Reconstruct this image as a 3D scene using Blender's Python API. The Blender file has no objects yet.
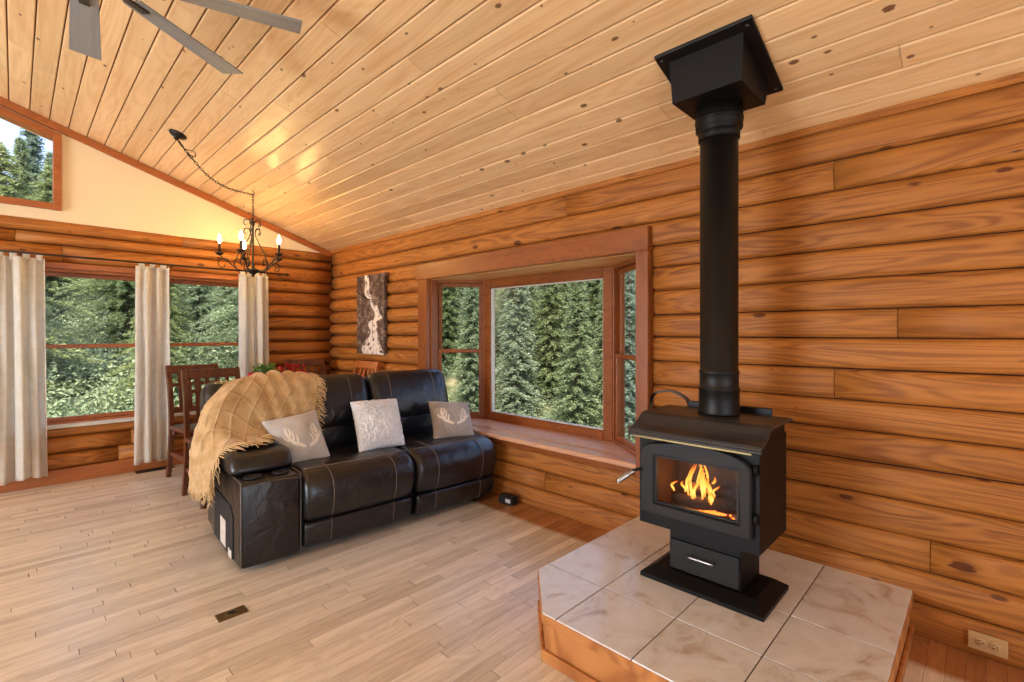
import bpy, bmesh, math, random
from mathutils import Vector, Matrix, Quaternion, noise
PI = math.pi
C = bpy.context.scene.collection
sc = bpy.context.scene
rnd = random.Random(7)

# ------------------------------------------------------------------ dims (metres)
XW, YG = 2.717, 5.73            # inner face of the log wall with the bay, and of the gable wall
XL, YB = -5.0, -3.2             # unseen walls behind / left of the camera
SL = 0.332                      # roof pitch
XR = -1.15                      # ridge
def zc(x): return 2.29 + SL*(XW-x) if x >= XR else 2.29 + SL*(XW-XR) - SL*(XR-x)

# ------------------------------------------------------------------ node helpers
def mat(name):
    m = bpy.data.materials.new(name); m.use_nodes = True
    nt = m.node_tree; b = nt.nodes['Principled BSDF']
    return m, nt, b
def N(nt, typ, **kw):
    n = nt.nodes.new(typ)
    for k, v in kw.items():
        if k == 'ins':
            for kk, vv in v.items(): n.inputs[kk].default_value = vv
        else: setattr(n, k, v)
    return n
def L(nt, a, ao, b, bi): nt.links.new(a.outputs[ao], b.inputs[bi])
def ramp(nt, stops, interp='LINEAR'):
    r = nt.nodes.new('ShaderNodeValToRGB'); e = r.color_ramp.elements; r.color_ramp.interpolation = interp
    while len(e) < len(stops): e.new(0.5)
    for i, (p, c) in enumerate(stops):
        e[i].position = p; e[i].color = (c[0], c[1], c[2], 1) if hasattr(c, '__len__') else (c, c, c, 1)
    return r
def s2l(r, g, b):
    f = lambda v: ((v/255+.055)/1.055)**2.4 if v/255 > .04045 else v/255/12.92
    return (f(r), f(g), f(b))
def mathn(nt, op, a=None, b=None, clamp=False):
    n = nt.nodes.new('ShaderNodeMath'); n.operation = op; n.use_clamp = clamp
    for i, v in enumerate((a, b)):
        if v is None: continue
        if isinstance(v, tuple): nt.links.new(v[0].outputs[v[1]], n.inputs[i])
        else: n.inputs[i].default_value = v
    return n
def mixc(nt, fac, a, b, mode='MIX'):
    n = nt.nodes.new('ShaderNodeMix'); n.data_type = 'RGBA'; n.blend_type = mode
    for sock, v in ((n.inputs[0], fac), (n.inputs[6], a), (n.inputs[7], b)):
        if isinstance(v, tuple) and hasattr(v[0], 'outputs'): nt.links.new(v[0].outputs[v[1]], sock)
        elif isinstance(v, (int, float)): sock.default_value = v
        else: sock.default_value = (*v[:3], 1)
    return n   # colour result = outputs[2]

def plain(name, col, rough=.5, metal=0., spec=.5, bump=0., bscale=200., var=0., sheen=0., coat=0.):
    m, nt, b = mat(name)
    b.inputs['Base Color'].default_value = (*col, 1); b.inputs['Roughness'].default_value = rough
    b.inputs['Metallic'].default_value = metal; b.inputs['Specular IOR Level'].default_value = spec
    if sheen: b.inputs['Sheen Weight'].default_value = sheen
    if coat: b.inputs['Coat Weight'].default_value = coat; b.inputs['Coat Roughness'].default_value = .2
    tc = N(nt, 'ShaderNodeTexCoord')
    nz = N(nt, 'ShaderNodeTexNoise', ins={'Scale': bscale, 'Detail': 3.})
    L(nt, tc, 'Object', nz, 'Vector')
    if var:
        n2 = N(nt, 'ShaderNodeTexNoise', ins={'Scale': bscale*.12, 'Detail': 4.}); L(nt, tc, 'Object', n2, 'Vector')
        r = ramp(nt, [(.3, tuple(c*(1-var) for c in col)), (.7, tuple(min(1, c*(1+var)) for c in col))])
        L(nt, n2, 'Fac', r, 'Fac'); L(nt, r, 'Color', b, 'Base Color')
    if bump:
        bp = N(nt, 'ShaderNodeBump', ins={'Strength': bump, 'Distance': .01}); L(nt, nz, 'Fac', bp, 'Height'); L(nt, bp, 'Normal', b, 'Normal')
    return m

def wood(name, light, dark, axis='Y', rough=.45, grain=1., knots=1., tint=.25, knotcol=None, along=1.6, across=26., spec=.4, fig=.35, knot_len=2.4, knot_w=11., knot_s=.34, bump=.15, saturate=0., coat=0.):
    """pine: grain runs along `axis` of the object; every board (mesh island) gets its own tint and offset"""
    m, nt, b = mat(name)
    tc = N(nt, 'ShaderNodeTexCoord'); geo = N(nt, 'ShaderNodeNewGeometry')
    rv = mathn(nt, 'MULTIPLY', (geo, 'Random Per Island'), 37.)
    add = N(nt, 'ShaderNodeVectorMath', operation='ADD'); L(nt, tc, 'Object', add, 0)
    cb = N(nt, 'ShaderNodeCombineXYZ')
    for i in range(3): L(nt, rv, 0, cb, i)
    L(nt, cb, 0, add, 1)
    def mp(al, ac):
        s = [ac, ac, ac]; s['XYZ'.index(axis)] = al
        k = N(nt, 'ShaderNodeVectorMath', operation='MULTIPLY'); L(nt, add, 0, k, 0); k.inputs[1].default_value = s
        return k
    n1 = N(nt, 'ShaderNodeTexNoise', ins={'Scale': 1., 'Detail': 5., 'Roughness': .6, 'Distortion': .4}); L(nt, mp(along, across), 0, n1, 'Vector')
    n2 = N(nt, 'ShaderNodeTexNoise', ins={'Scale': 1., 'Detail': 2., 'Roughness': .5, 'Distortion': .8}); L(nt, mp(along*.55, across*.22), 0, n2, 'Vector')
    rings = mathn(nt, 'SINE', (mathn(nt, 'MULTIPLY', (n2, 'Fac'), 75.), 0))
    rings = mathn(nt, 'MULTIPLY_ADD', (rings, 0), .5*fig); rings.inputs[2].default_value = .5
    g = mathn(nt, 'ADD', (mathn(nt, 'MULTIPLY', (n1, 'Fac'), .9*grain), 0), (rings, 0))
    g2 = mathn(nt, 'SUBTRACT', (g, 0), .45*grain, True)
    rp = ramp(nt, [(.12, dark), (.5, tuple((p*.35+q*.65) for p, q in zip(dark, light))), (.85, light)])
    L(nt, g2, 0, rp, 'Fac')
    col = (rp, 'Color')
    if tint:
        tr = ramp(nt, [(0, (1-tint, 1-tint*1.12, 1-tint*1.25)), (.5, (1, 1, 1)), (1, (1+tint*.5, 1+tint*.55, 1+tint*.6))])
        L(nt, geo, 'Random Per Island', tr, 'Fac')
        col = (mixc(nt, 1., col, (tr, 'Color'), 'MULTIPLY'), 2)
    if knots:
        vo = N(nt, 'ShaderNodeTexVoronoi', ins={'Scale': 1., 'Randomness': 1.}); L(nt, mp(knot_len, knot_w), 0, vo, 'Vector')
        sep = N(nt, 'ShaderNodeSeparateColor'); L(nt, vo, 'Color', sep, 0)
        size = mathn(nt, 'MULTIPLY', (mathn(nt, 'SUBTRACT', (sep, 0), 1-.5*knots, True), 0), knot_s)
        wob = mathn(nt, 'MULTIPLY', (mathn(nt, 'SUBTRACT', (n1, 'Fac'), .5), 0), .35)
        d = mathn(nt, 'SUBTRACT', (mathn(nt, 'ADD', (size, 0), (wob, 0)), 0), (vo, 'Distance'))
        k = mathn(nt, 'MULTIPLY', (d, 0), 28., True)
        col = (mixc(nt, (mathn(nt, 'MULTIPLY', (k, 0), .85), 0), col, knotcol or tuple(c*.22 for c in dark)), 2)
    nt.links.new(col[0].outputs[col[1]], b.inputs['Base Color'])
    b.inputs['Roughness'].default_value = rough; b.inputs['Specular IOR Level'].default_value = spec
    if coat: b.inputs['Coat Weight'].default_value = coat; b.inputs['Coat Roughness'].default_value = .25
    if bump:
        bp = N(nt, 'ShaderNodeBump', ins={'Strength': bump, 'Distance': .004}); L(nt, g, 0, bp, 'Height'); L(nt, bp, 'Normal', b, 'Normal')
    return m

M = {}
LOGL, LOGD = s2l(188, 120, 53), s2l(128, 71, 27)
M['log_y'] = wood('log_pine_y', LOGL, LOGD, 'Y', .55, along=1.2, across=38., tint=.12, knots=1.2, knot_len=4., knot_w=9., knot_s=.29, fig=.38, spec=.3, knotcol=s2l(84, 38, 16))
M['log_x'] = wood('log_pine_x', LOGL, LOGD, 'X', .55, along=1.2, across=38., tint=.12, knots=1.2, knot_len=4., knot_w=9., knot_s=.29, fig=.38, spec=.3, knotcol=s2l(84, 38, 16))
M['ceil'] = wood('ceiling_pine', s2l(241, 206, 157), s2l(212, 160, 104), 'Y', .3, along=1.1, across=22., tint=.12, knots=1.5, knot_len=8., knot_w=13., knot_s=.25, knotcol=s2l(92, 46, 22), fig=.18, spec=.5)
M['ceil_gap'] = plain('ceiling_groove_brown', s2l(96, 50, 22), .8)
M['trim_y'] = wood('trim_y', s2l(156, 88, 38), s2l(114, 58, 21), 'Y', .35, tint=.1, knots=.2, fig=.2)
M['trim_x'] = wood('trim_x', s2l(182, 106, 54), s2l(142, 76, 34), 'X', .35, tint=.1, knots=.2, fig=.2)
M['trim_z'] = wood('trim_z', s2l(156, 88, 38), s2l(114, 58, 21), 'Z', .35, tint=.1, knots=.2, fig=.2)
M['bead'] = plain('pale_bead_sunlit_sill', s2l(206, 200, 186), .5)
M['sill'] = wood('sill_wood', s2l(226, 178, 144), s2l(198, 138, 100), 'Y', .25, tint=.06, knots=.15, fig=.15, coat=.3)
M['soffit'] = wood('bay_soffit', s2l(226, 160, 96), s2l(190, 120, 62), 'Y', .4, tint=.1, knots=.3, fig=.15)
M['gap'] = plain('chink_dark', s2l(52, 24, 10), .9)
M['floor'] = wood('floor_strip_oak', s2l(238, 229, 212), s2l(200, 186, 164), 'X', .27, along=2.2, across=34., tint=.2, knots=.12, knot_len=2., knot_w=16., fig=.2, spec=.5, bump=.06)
def red_strip():
    # floor strip along the stove wall, multiplied to a darker red-brown
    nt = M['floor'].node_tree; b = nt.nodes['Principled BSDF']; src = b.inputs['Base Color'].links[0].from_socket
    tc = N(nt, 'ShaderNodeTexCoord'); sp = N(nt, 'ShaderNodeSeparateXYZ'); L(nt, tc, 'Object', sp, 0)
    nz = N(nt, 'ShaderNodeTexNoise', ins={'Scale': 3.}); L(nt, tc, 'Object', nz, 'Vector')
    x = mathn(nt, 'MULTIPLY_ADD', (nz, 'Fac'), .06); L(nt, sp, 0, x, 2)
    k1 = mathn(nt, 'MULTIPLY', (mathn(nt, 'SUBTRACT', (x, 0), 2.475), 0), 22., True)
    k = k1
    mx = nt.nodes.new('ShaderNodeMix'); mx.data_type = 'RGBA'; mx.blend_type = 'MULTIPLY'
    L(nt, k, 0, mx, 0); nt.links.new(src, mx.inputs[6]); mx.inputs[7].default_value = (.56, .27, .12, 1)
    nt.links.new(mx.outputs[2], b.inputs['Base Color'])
red_strip()
M['floor_gap'] = plain('floor_gap', s2l(88, 56, 34), .8)
M['cream'] = plain('cream_plaster', s2l(238, 218, 180), .85, bump=.05, bscale=120)
M['white'] = plain('white_plaster', s2l(236, 226, 208), .85, bump=.05, bscale=120)
M['chair'] = wood('chair_wood', s2l(112, 62, 36), s2l(70, 36, 20), 'Z', .3, tint=0, knots=0, coat=.3)
M['chair_light'] = wood('chair_light_wood', s2l(206, 128, 66), s2l(164, 90, 40), 'Z', .35, tint=0, knots=0, coat=.2)
M['table'] = wood('table_wood', s2l(136, 70, 36), s2l(88, 42, 20), 'X', .25, tint=.1, knots=0, coat=.4)
M['hearth_wood'] = wood('hearth_plywood', s2l(206, 140, 78), s2l(162, 98, 48), 'Z', .5, tint=.05, knots=.3, fig=.5, along=1.5, across=9.)
M['black'] = plain('black_metal', (.004, .0037, .0034), .45, spec=.35, bump=.05, bscale=500)
M['stove'] = plain('stove_plate', (.0035, .0032, .003), .5, spec=.22, bump=.08, bscale=400)
M['stovetop'] = plain('stove_top_plate', (.026, .0255, .027), .33, bump=.06, bscale=400)  # base colour lifted blue-grey to stand in for window sheen on the top
M['stove_door'] = plain('stove_door_cast', (.014, .013, .012), .5, spec=.3, bump=.1, bscale=350)
M['chrome'] = plain('spring_chrome', (.5, .47, .44), .3, 1.)
M['brass'] = plain('antique_brass', s2l(128, 108, 70), .38, .8)
M['taupe'] = plain('taupe_iron', s2l(104, 88, 74), .5, .3)
M['bronze'] = plain('dark_bronze', (.028, .021, .016), .42, .6)
M['grey_blade'] = wood('grey_blade', s2l(152, 152, 151), s2l(126, 126, 125), 'X', .5, tint=0, knots=0, fig=.1)
M['grey_metal'] = plain('grey_metal', s2l(78, 74, 70), .4, .6)
M['label'] = plain('label_paper', s2l(214, 206, 196), .6, var=.12, bscale=300)
M['bracket'] = plain('bracket_black', (.012, .011, .011), .7)
M['outlet'] = plain('outlet_ivory', s2l(196, 160, 112), .4)
M['ivory'] = plain('ivory_candle', s2l(224, 208, 176), .5)
M['red'] = plain('red_glaze', s2l(176, 24, 30), .25)
M['redleaf'] = plain('red_petal', s2l(190, 26, 34), .6, var=.3, bscale=60)
M['leaf'] = plain('plant_leaf', s2l(92, 140, 52), .6, var=.4, bscale=60)
M['pot'] = plain('pot_grey', s2l(120, 112, 104), .5)
M['ash'] = plain('ash', s2l(70, 60, 52), .95, bump=.4, bscale=60)
M['brick'] = plain('firebrick', s2l(96, 74, 54), .9, bump=.3, bscale=90, var=.2)
M['bark'] = plain('bark', s2l(92, 74, 60), .95, bump=.5, bscale=30, var=.3)
M['charlog'] = plain('charred_log', s2l(66, 44, 30), .9, bump=.5, bscale=60, var=.4)

def leather():
    m, nt, b = mat('brown_black_leather')
    tc = N(nt, 'ShaderNodeTexCoord')
    n1 = N(nt, 'ShaderNodeTexNoise', ins={'Scale': 5., 'Detail': 4.}); L(nt, tc, 'Object', n1, 'Vector')
    r = ramp(nt, [(.35, s2l(17, 16, 19)), (.7, s2l(29, 27, 31))]); L(nt, n1, 'Fac', r, 'Fac'); L(nt, r, 'Color', b, 'Base Color')
    v = N(nt, 'ShaderNodeTexVoronoi', ins={'Scale': 260.}); L(nt, tc, 'Object', v, 'Vector')
    n2 = N(nt, 'ShaderNodeTexNoise', ins={'Scale': 9., 'Detail': 3., 'Distortion': .6}); L(nt, tc, 'Object', n2, 'Vector')
    b1 = N(nt, 'ShaderNodeBump', ins={'Strength': .12, 'Distance': .002}); L(nt, v, 'Distance', b1, 'Height')
    b2 = N(nt, 'ShaderNodeBump', ins={'Strength': .55, 'Distance': .02}); L(nt, n2, 'Fac', b2, 'Height'); L(nt, b1, 'Normal', b2, 'Normal')
    L(nt, b2, 'Normal', b, 'Normal')
    b.inputs['Roughness'].default_value = .31; b.inputs['Specular IOR Level'].default_value = .65
    return m
M['leather'] = leather()
M['seam'] = plain('seam_thread', s2l(120, 104, 92), .7)

def cloth(name, col, col2, rough=.95, sc_=380., bump=.3, sheen=.3, transl=0.):
    m, nt, b = mat(name)
    tc = N(nt, 'ShaderNodeTexCoord')
    n1 = N(nt, 'ShaderNodeTexNoise', ins={'Scale': sc_, 'Detail': 2.}); L(nt, tc, 'Object', n1, 'Vector')
    n2 = N(nt, 'ShaderNodeTexNoise', ins={'Scale': sc_*.05, 'Detail': 3.}); L(nt, tc, 'Object', n2, 'Vector')
    mx = mathn(nt, 'MULTIPLY_ADD', (n1, 'Fac'), .5); L(nt, n2, 'Fac', mx, 2)
    r = ramp(nt, [(.5, col2), (1., col)]); L(nt, mx, 0, r, 'Fac'); L(nt, r, 'Color', b, 'Base Color')
    bp = N(nt, 'ShaderNodeBump', ins={'Strength': bump, 'Distance': .004}); L(nt, n1, 'Fac', bp, 'Height'); L(nt, bp, 'Normal', b, 'Normal')
    b.inputs['Roughness'].default_value = rough; b.inputs['Sheen Weight'].default_value = sheen; b.inputs['Specular IOR Level'].default_value = .15
    if transl:
        t = N(nt, 'ShaderNodeBsdfTranslucent'); L(nt, r, 'Color', t, 'Color')
        ms = N(nt, 'ShaderNodeMixShader'); ms.inputs[0].default_value = transl
        L(nt, b, 0, ms, 1); L(nt, t, 0, ms, 2); L(nt, ms, 0, nt.nodes['Material Output'], 'Surface')
    return m
M['curtain'] = cloth('linen_curtain', s2l(253, 250, 243), s2l(244, 238, 226), transl=.6)
M['throw'] = cloth('mustard_knit', s2l(220, 188, 140), s2l(182, 142, 92), sc_=260., bump=.6)
M['fringe'] = cloth('mustard_fringe', s2l(232, 204, 156), s2l(200, 158, 102), sc_=300.)
M['plush'] = cloth('tan_plush', s2l(196, 184, 172), s2l(132, 116, 102), sc_=90., bump=.4, sheen=.5)
M['plush_light'] = cloth('taupe_plush', s2l(208, 200, 192), s2l(172, 162, 153), sc_=160., bump=.4, sheen=.5)
M['antler'] = cloth('cream_print', s2l(244, 232, 214), s2l(228, 212, 192), sc_=300., bump=.2)
M['fluff'] = cloth('white_fur', s2l(252, 253, 255), s2l(214, 216, 220), sc_=90., bump=.9, sheen=.6)

def tile():
    m, nt, b = mat('cream_tile')
    tc = N(nt, 'ShaderNodeTexCoord'); geo = N(nt, 'ShaderNodeNewGeometry')
    sc2 = mathn(nt, 'MULTIPLY', (geo, 'Random Per Island'), 20.)
    add = N(nt, 'ShaderNodeVectorMath', operation='ADD'); L(nt, tc, 'Object', add, 0); L(nt, sc2, 0, add, 1)
    n1 = N(nt, 'ShaderNodeTexNoise', ins={'Scale': 5., 'Detail': 6., 'Roughness': .62, 'Distortion': 1.6}); L(nt, add, 0, n1, 'Vector')
    r = ramp(nt, [(.28, s2l(184, 164, 144)), (.44, s2l(220, 217, 212)), (.7, s2l(234, 234, 234))]); L(nt, n1, 'Fac', r, 'Fac')
    L(nt, r, 'Color', b, 'Base Color'); b.inputs['Roughness'].default_value = .22; b.inputs['Specular IOR Level'].default_value = .6
    return m
M['tile'] = tile()
M['grout'] = plain('grout', s2l(92, 80, 70), .9)

def glass(name, refl=1., tintc=(1, 1, 1)):
    m, nt, b = mat(name); nt.nodes.remove(b)
    t = N(nt, 'ShaderNodeBsdfTransparent'); t.inputs[0].default_value = (*tintc, 1)
    g = N(nt, 'ShaderNodeBsdfGlossy', ins={'Roughness': .02})
    fr = N(nt, 'ShaderNodeFresnel', ins={'IOR': 1.45}); k = mathn(nt, 'MULTIPLY', (fr, 0), refl)
    ms = N(nt, 'ShaderNodeMixShader'); L(nt, k, 0, ms, 0); L(nt, t, 0, ms, 1); L(nt, g, 0, ms, 2)
    L(nt, ms, 0, nt.nodes['Material Output'], 'Surface')
    return m
M['glass'] = glass('window_glass', .12)
M['stove_glass'] = glass('stove_glass', .2, (.92, .84, .74))

def emit(name, col, s):
    m, nt, b = mat(name); nt.nodes.remove(b)
    e = N(nt, 'ShaderNodeEmission', ins={'Color': (*col, 1), 'Strength': s}); L(nt, e, 0, nt.nodes['Material Output'], 'Surface')
    return m
M['bulb'] = emit('bulb_glow', (1, .62, .2), 240.)
def flame():
    m, nt, b = mat('flame'); nt.nodes.remove(b)
    tc = N(nt, 'ShaderNodeTexCoord'); sep = N(nt, 'ShaderNodeSeparateXYZ'); L(nt, tc, 'Generated', sep, 0)
    r = ramp(nt, [(0, (1, .30, .04)), (.3, (1, .62, .16)), (.65, (1, .42, .06)), (1, (.8, .12, .01))]); L(nt, sep, 2, r, 'Fac')
    e = N(nt, 'ShaderNodeEmission', ins={'Strength': 1.9}); L(nt, r, 'Color', e, 'Color')
    t = N(nt, 'ShaderNodeBsdfTransparent')
    lw = N(nt, 'ShaderNodeLayerWeight', ins={'Blend': .35})
    ms = N(nt, 'ShaderNodeMixShader'); L(nt, lw, 'Facing', ms, 0); L(nt, e, 0, ms, 1); L(nt, t, 0, ms, 2)
    L(nt, ms, 0, nt.nodes['Material Output'], 'Surface')
    return m
M['flame'] = flame()
M['ember'] = emit('ember', (1, .22, .03), 3.)

def foliage(name, a, b_, c):
    m, nt, b = mat(name)
    geo = N(nt, 'ShaderNodeNewGeometry'); oi = N(nt, 'ShaderNodeObjectInfo')
    r = ramp(nt, [(0, a), (.5, b_), (1, c)]); L(nt, geo, 'Random Per Island', r, 'Fac')
    t = ramp(nt, [(0, (.85, .92, .92)), (.5, (1, 1, 1)), (1, (1.1, 1.06, .9))]); L(nt, oi, 'Random', t, 'Fac')
    mx = mixc(nt, 1., (r, 'Color'), (t, 'Color'), 'MULTIPLY')
    nt.links.new(mx.outputs[2], b.inputs['Base Color']); b.inputs['Roughness'].default_value = .8; b.inputs['Specular IOR Level'].default_value = .2
    tr = N(nt, 'ShaderNodeBsdfTranslucent'); nt.links.new(mx.outputs[2], tr.inputs['Color'])
    ms = N(nt, 'ShaderNodeMixShader'); ms.inputs[0].default_value = .42
    L(nt, b, 0, ms, 1); L(nt, tr, 0, ms, 2); L(nt, ms, 0, nt.nodes['Material Output'], 'Surface')
    return m
M['needle_green'] = foliage('needles_green', s2l(106, 120, 90), s2l(140, 154, 118), s2l(176, 186, 150))
M['needle_olive'] = foliage('needles_olive', s2l(112, 124, 84), s2l(146, 156, 108), s2l(182, 188, 140))
M['needle_blue'] = foliage('needles_blue', s2l(118, 132, 112), s2l(154, 166, 144), s2l(190, 200, 180))
def ground():
    m, nt, b = mat('hill_ground')
    tc = N(nt, 'ShaderNodeTexCoord'); n1 = N(nt, 'ShaderNodeTexNoise', ins={'Scale': .7, 'Detail': 6.}); L(nt, tc, 'Object', n1, 'Vector')
    r = ramp(nt, [(.38, s2l(58, 66, 40)), (.55, s2l(84, 86, 56)), (.72, s2l(146, 132, 100))]); L(nt, n1, 'Fac', r, 'Fac'); L(nt, r, 'Color', b, 'Base Color')
    b.inputs['Roughness'].default_value = 1.
    return m
M['ground'] = ground()

# ------------------------------------------------------------------ mesh helpers
def add_box(bm, lo, hi, bev=0., seg=1):
    lo, hi = Vector(lo), Vector(hi)
    r = bmesh.ops.create_cube(bm, size=1.); vs = r['verts']
    for v in vs: v.co = Vector((lo[i] + (v.co[i]+.5)*(hi[i]-lo[i]) for i in range(3)))
    if bev:
        es = list({e for v in vs for e in v.link_edges})
        bmesh.ops.bevel(bm, geom=es, offset=bev, segments=seg, profile=.5, affect='EDGES')
    return vs
def add_obox(bm, c, size, mtx, bev=0., seg=1):
    """box of given size about c, axes rotated by mtx"""
    tmp = bmesh.new(); s = Vector(size)/2; add_box(tmp, -s, s, bev, seg)
    append(bm, tmp, Matrix.Translation(Vector(c)) @ mtx.to_4x4())
def append(bm, tmp, mtx=None):
    if mtx is not None: bmesh.ops.transform(tmp, matrix=mtx, verts=tmp.verts)
    mp = {}
    for v in tmp.verts: mp[v] = bm.verts.new(v.co)
    for f in tmp.faces:
        try: nf = bm.faces.new([mp[v] for v in f.verts]); nf.smooth = f.smooth; nf.material_index = f.material_index
        except ValueError: pass
    tmp.free()
def add_tube(bm, pts, r, n=8, closed=False, caps=True):
    pts = [Vector(p) for p in pts]; m = len(pts)
    rr = r if hasattr(r, '__len__') else [r]*m
    rings = []; prev = None
    for i, p in enumerate(pts):
        if closed: t = pts[(i+1) % m]-pts[i-1]
        else: t = pts[min(i+1, m-1)]-pts[max(i-1, 0)]
        if t.length < 1e-9: t = Vector((0, 0, 1))
        t.normalize()
        if prev is None:
            a = Vector((0, 0, 1)) if abs(t.z) < .9 else Vector((1, 0, 0)); x = t.cross(a).normalized()
        else:
            x = prev - t*prev.dot(t)
            x = x.normalized() if x.length > 1e-6 else t.orthogonal().normalized()
        prev = x; y = t.cross(x)
        rings.append([bm.verts.new(p + (x*math.cos(2*PI*k/n)+y*math.sin(2*PI*k/n))*rr[i]) for k in range(n)])
    rng = range(m if closed else m-1)
    for i in rng:
        A, B = rings[i], rings[(i+1) % m]
        for k in range(n): bm.faces.new((A[k], A[(k+1) % n], B[(k+1) % n], B[k])).smooth = True
    if caps and not closed:
        bm.faces.new(rings[0][::-1]); bm.faces.new(rings[-1])
def add_lathe(bm, prof, n=24, c=(0, 0, 0), axis='Z', smooth=True):
    c = Vector(c); rings = []
    for r, z in prof:
        ring = []
        for k in range(n):
            a = 2*PI*k/n; p = Vector((max(r, 1e-4)*math.cos(a), max(r, 1e-4)*math.sin(a), z))
            if axis == 'X': p = Vector((p.z, p.x, p.y))
            elif axis == 'Y': p = Vector((p.y, p.z, p.x))
            ring.append(bm.verts.new(c+p))
        rings.append(ring)
    for A, B in zip(rings, rings[1:]):
        for k in range(n): bm.faces.new((A[k], A[(k+1) % n], B[(k+1) % n], B[k])).smooth = smooth
    bm.faces.new(rings[0][::-1]); bm.faces.new(rings[-1])
def add_prism(bm, poly, axis, a, b, bev=0.):
    """polygon in the plane normal to axis, extruded a..b.  poly = 2-D points in the other two axes' order"""
    def P(q, t):
        if axis == 'X': return Vector((t, q[0], q[1]))
        if axis == 'Y': return Vector((q[0], t, q[1]))
        return Vector((q[0], q[1], t))
    A = [bm.verts.new(P(q, a)) for q in poly]; B = [bm.verts.new(P(q, b)) for q in poly]
    fs = [bm.faces.new(A[::-1]), bm.faces.new(B)]
    n = len(poly)
    for i in range(n): fs.append(bm.faces.new((A[i], A[(i+1) % n], B[(i+1) % n], B[i])))
    if bev:
        es = list({e for f in fs for e in f.edges})
        bmesh.ops.bevel(bm, geom=es, offset=bev, segments=2, profile=.5, affect='EDGES')
def add_grid(bm, fn, nu, nv, smooth=True):
    g = [[bm.verts.new(fn(i/nu, j/nv)) for j in range(nv+1)] for i in range(nu+1)]
    for i in range(nu):
        for j in range(nv): bm.faces.new((g[i][j], g[i+1][j], g[i+1][j+1], g[i][j+1])).smooth = smooth
    return g
def add_loft(bm, prof, u0, u1, rnd_, nseg=6, puff=0., axis_map=None, nmid=6):
    """cross-section `prof` (closed list of (v,z)) swept along u with rounded ends; puff swells the middle"""
    cx = sum(p[0] for p in prof)/len(prof); cz = sum(p[1] for p in prof)/len(prof)
    ts = []
    for i in range(nseg+1):
        a = PI/2*i/nseg; ts.append((u0 + rnd_*(1-math.sin(a)) if False else u0 + rnd_*(1-math.cos(a)), rnd_*(1-math.sin(a))))
    mids = [(u0+rnd_+(u1-u0-2*rnd_)*i/nmid, 0.) for i in range(1, nmid)]
    ends = [(u0+u1-u, ins) for u, ins in reversed(ts)]
    rings = []
    for u, ins in ts+mids+ends:
        w = math.sin(PI*max(0, min(1, (u-u0)/(u1-u0))))
        ring = []
        for v, z in prof:
            d = Vector((v-cx, z-cz)); l = d.length
            k = max(.05, (l-ins)/l) if l > 0 else 1
            k *= 1+puff*w
            ring.append(bm.verts.new((u, cx+d.x*k, cz+d.y*k)))
        rings.append(ring)
    n = len(prof)
    for A, B in zip(rings, rings[1:]):
        for k in range(n): bm.faces.new((A[k], B[k], B[(k+1) % n], A[(k+1) % n])).smooth = True
    bm.faces.new(rings[0]); bm.faces.new(rings[-1][::-1])
    return rings
def smooth_closed(pts, n=5):
    out = []; m = len(pts)
    for i in range(m):
        p0, p1, p2, p3 = (Vector(pts[(i+k-1) % m]) for k in range(4))
        for j in range(n):
            t = j/n
            out.append(.5*((2*p1)+(p2-p0)*t+(2*p0-5*p1+4*p2-p3)*t*t+(3*p1-p0-3*p2+p3)*t**3))
    return out
def spline(pts, n=8):
    pts = [Vector(p) for p in pts]; out = []; m = len(pts)
    for i in range(m-1):
        p0, p1, p2, p3 = pts[max(i-1, 0)], pts[i], pts[i+1], pts[min(i+2, m-1)]
        for j in range(n):
            t = j/n
            out.append(.5*((2*p1)+(p2-p0)*t+(2*p0-5*p1+4*p2-p3)*t*t+(3*p1-p0-3*p2+p3)*t**3))
    out.append(pts[-1]); return out

def obj(name, bm, m, parent=None, loc=None):
    bmesh.ops.recalc_face_normals(bm, faces=bm.faces)
    me = bpy.data.meshes.new(name); bm.to_mesh(me); bm.free()
    for x in (m if isinstance(m, (list, tuple)) else [m]): me.materials.append(x)
    o = bpy.data.objects.new(name, me); C.objects.link(o)
    if parent: o.parent = parent
    if loc: o.location = loc
    return o
def tag(o, label, cat, group=None, kind=None):
    o['label'] = label; o['category'] = cat
    if group: o['group'] = group
    if kind: o['kind'] = kind
    return o
def thing(name, label, cat, loc=(0, 0, 0), rz=0., group=None):
    o = bpy.data.objects.new(name, None); C.objects.link(o); o.empty_display_size = .1
    o.location = loc; o.rotation_euler = (0, 0, rz)
    return tag(o, label, cat, group)
def struct(name, bm, m, parent=None, label=None):
    o = obj(name, bm, m, parent)
    if not parent: o['kind'] = 'structure'
    if label: o['label'] = label
    return o
def sempty(name, label=None):
    o = bpy.data.objects.new(name, None); C.objects.link(o); o['kind'] = 'structure'
    if label: o['label'] = label
    return o
def dup(root, loc, rz=None, label=None, group=None):
    r = root.copy(); C.objects.link(r); r.location = loc
    if rz is not None: r.rotation_euler = (0, 0, rz)
    if label: r['label'] = label
    if group: r['group'] = group
    for ch in list(root.children):
        c = ch.copy(); C.objects.link(c); c.parent = r
        for g in list(ch.children):
            d = g.copy(); C.objects.link(d); d.parent = c
    return r

# ------------------------------------------------------------------ room shell
OY0, OY1, OZ0, OZ1 = 1.53, 3.70, .46, 1.80          # bay opening in the right wall

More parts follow.
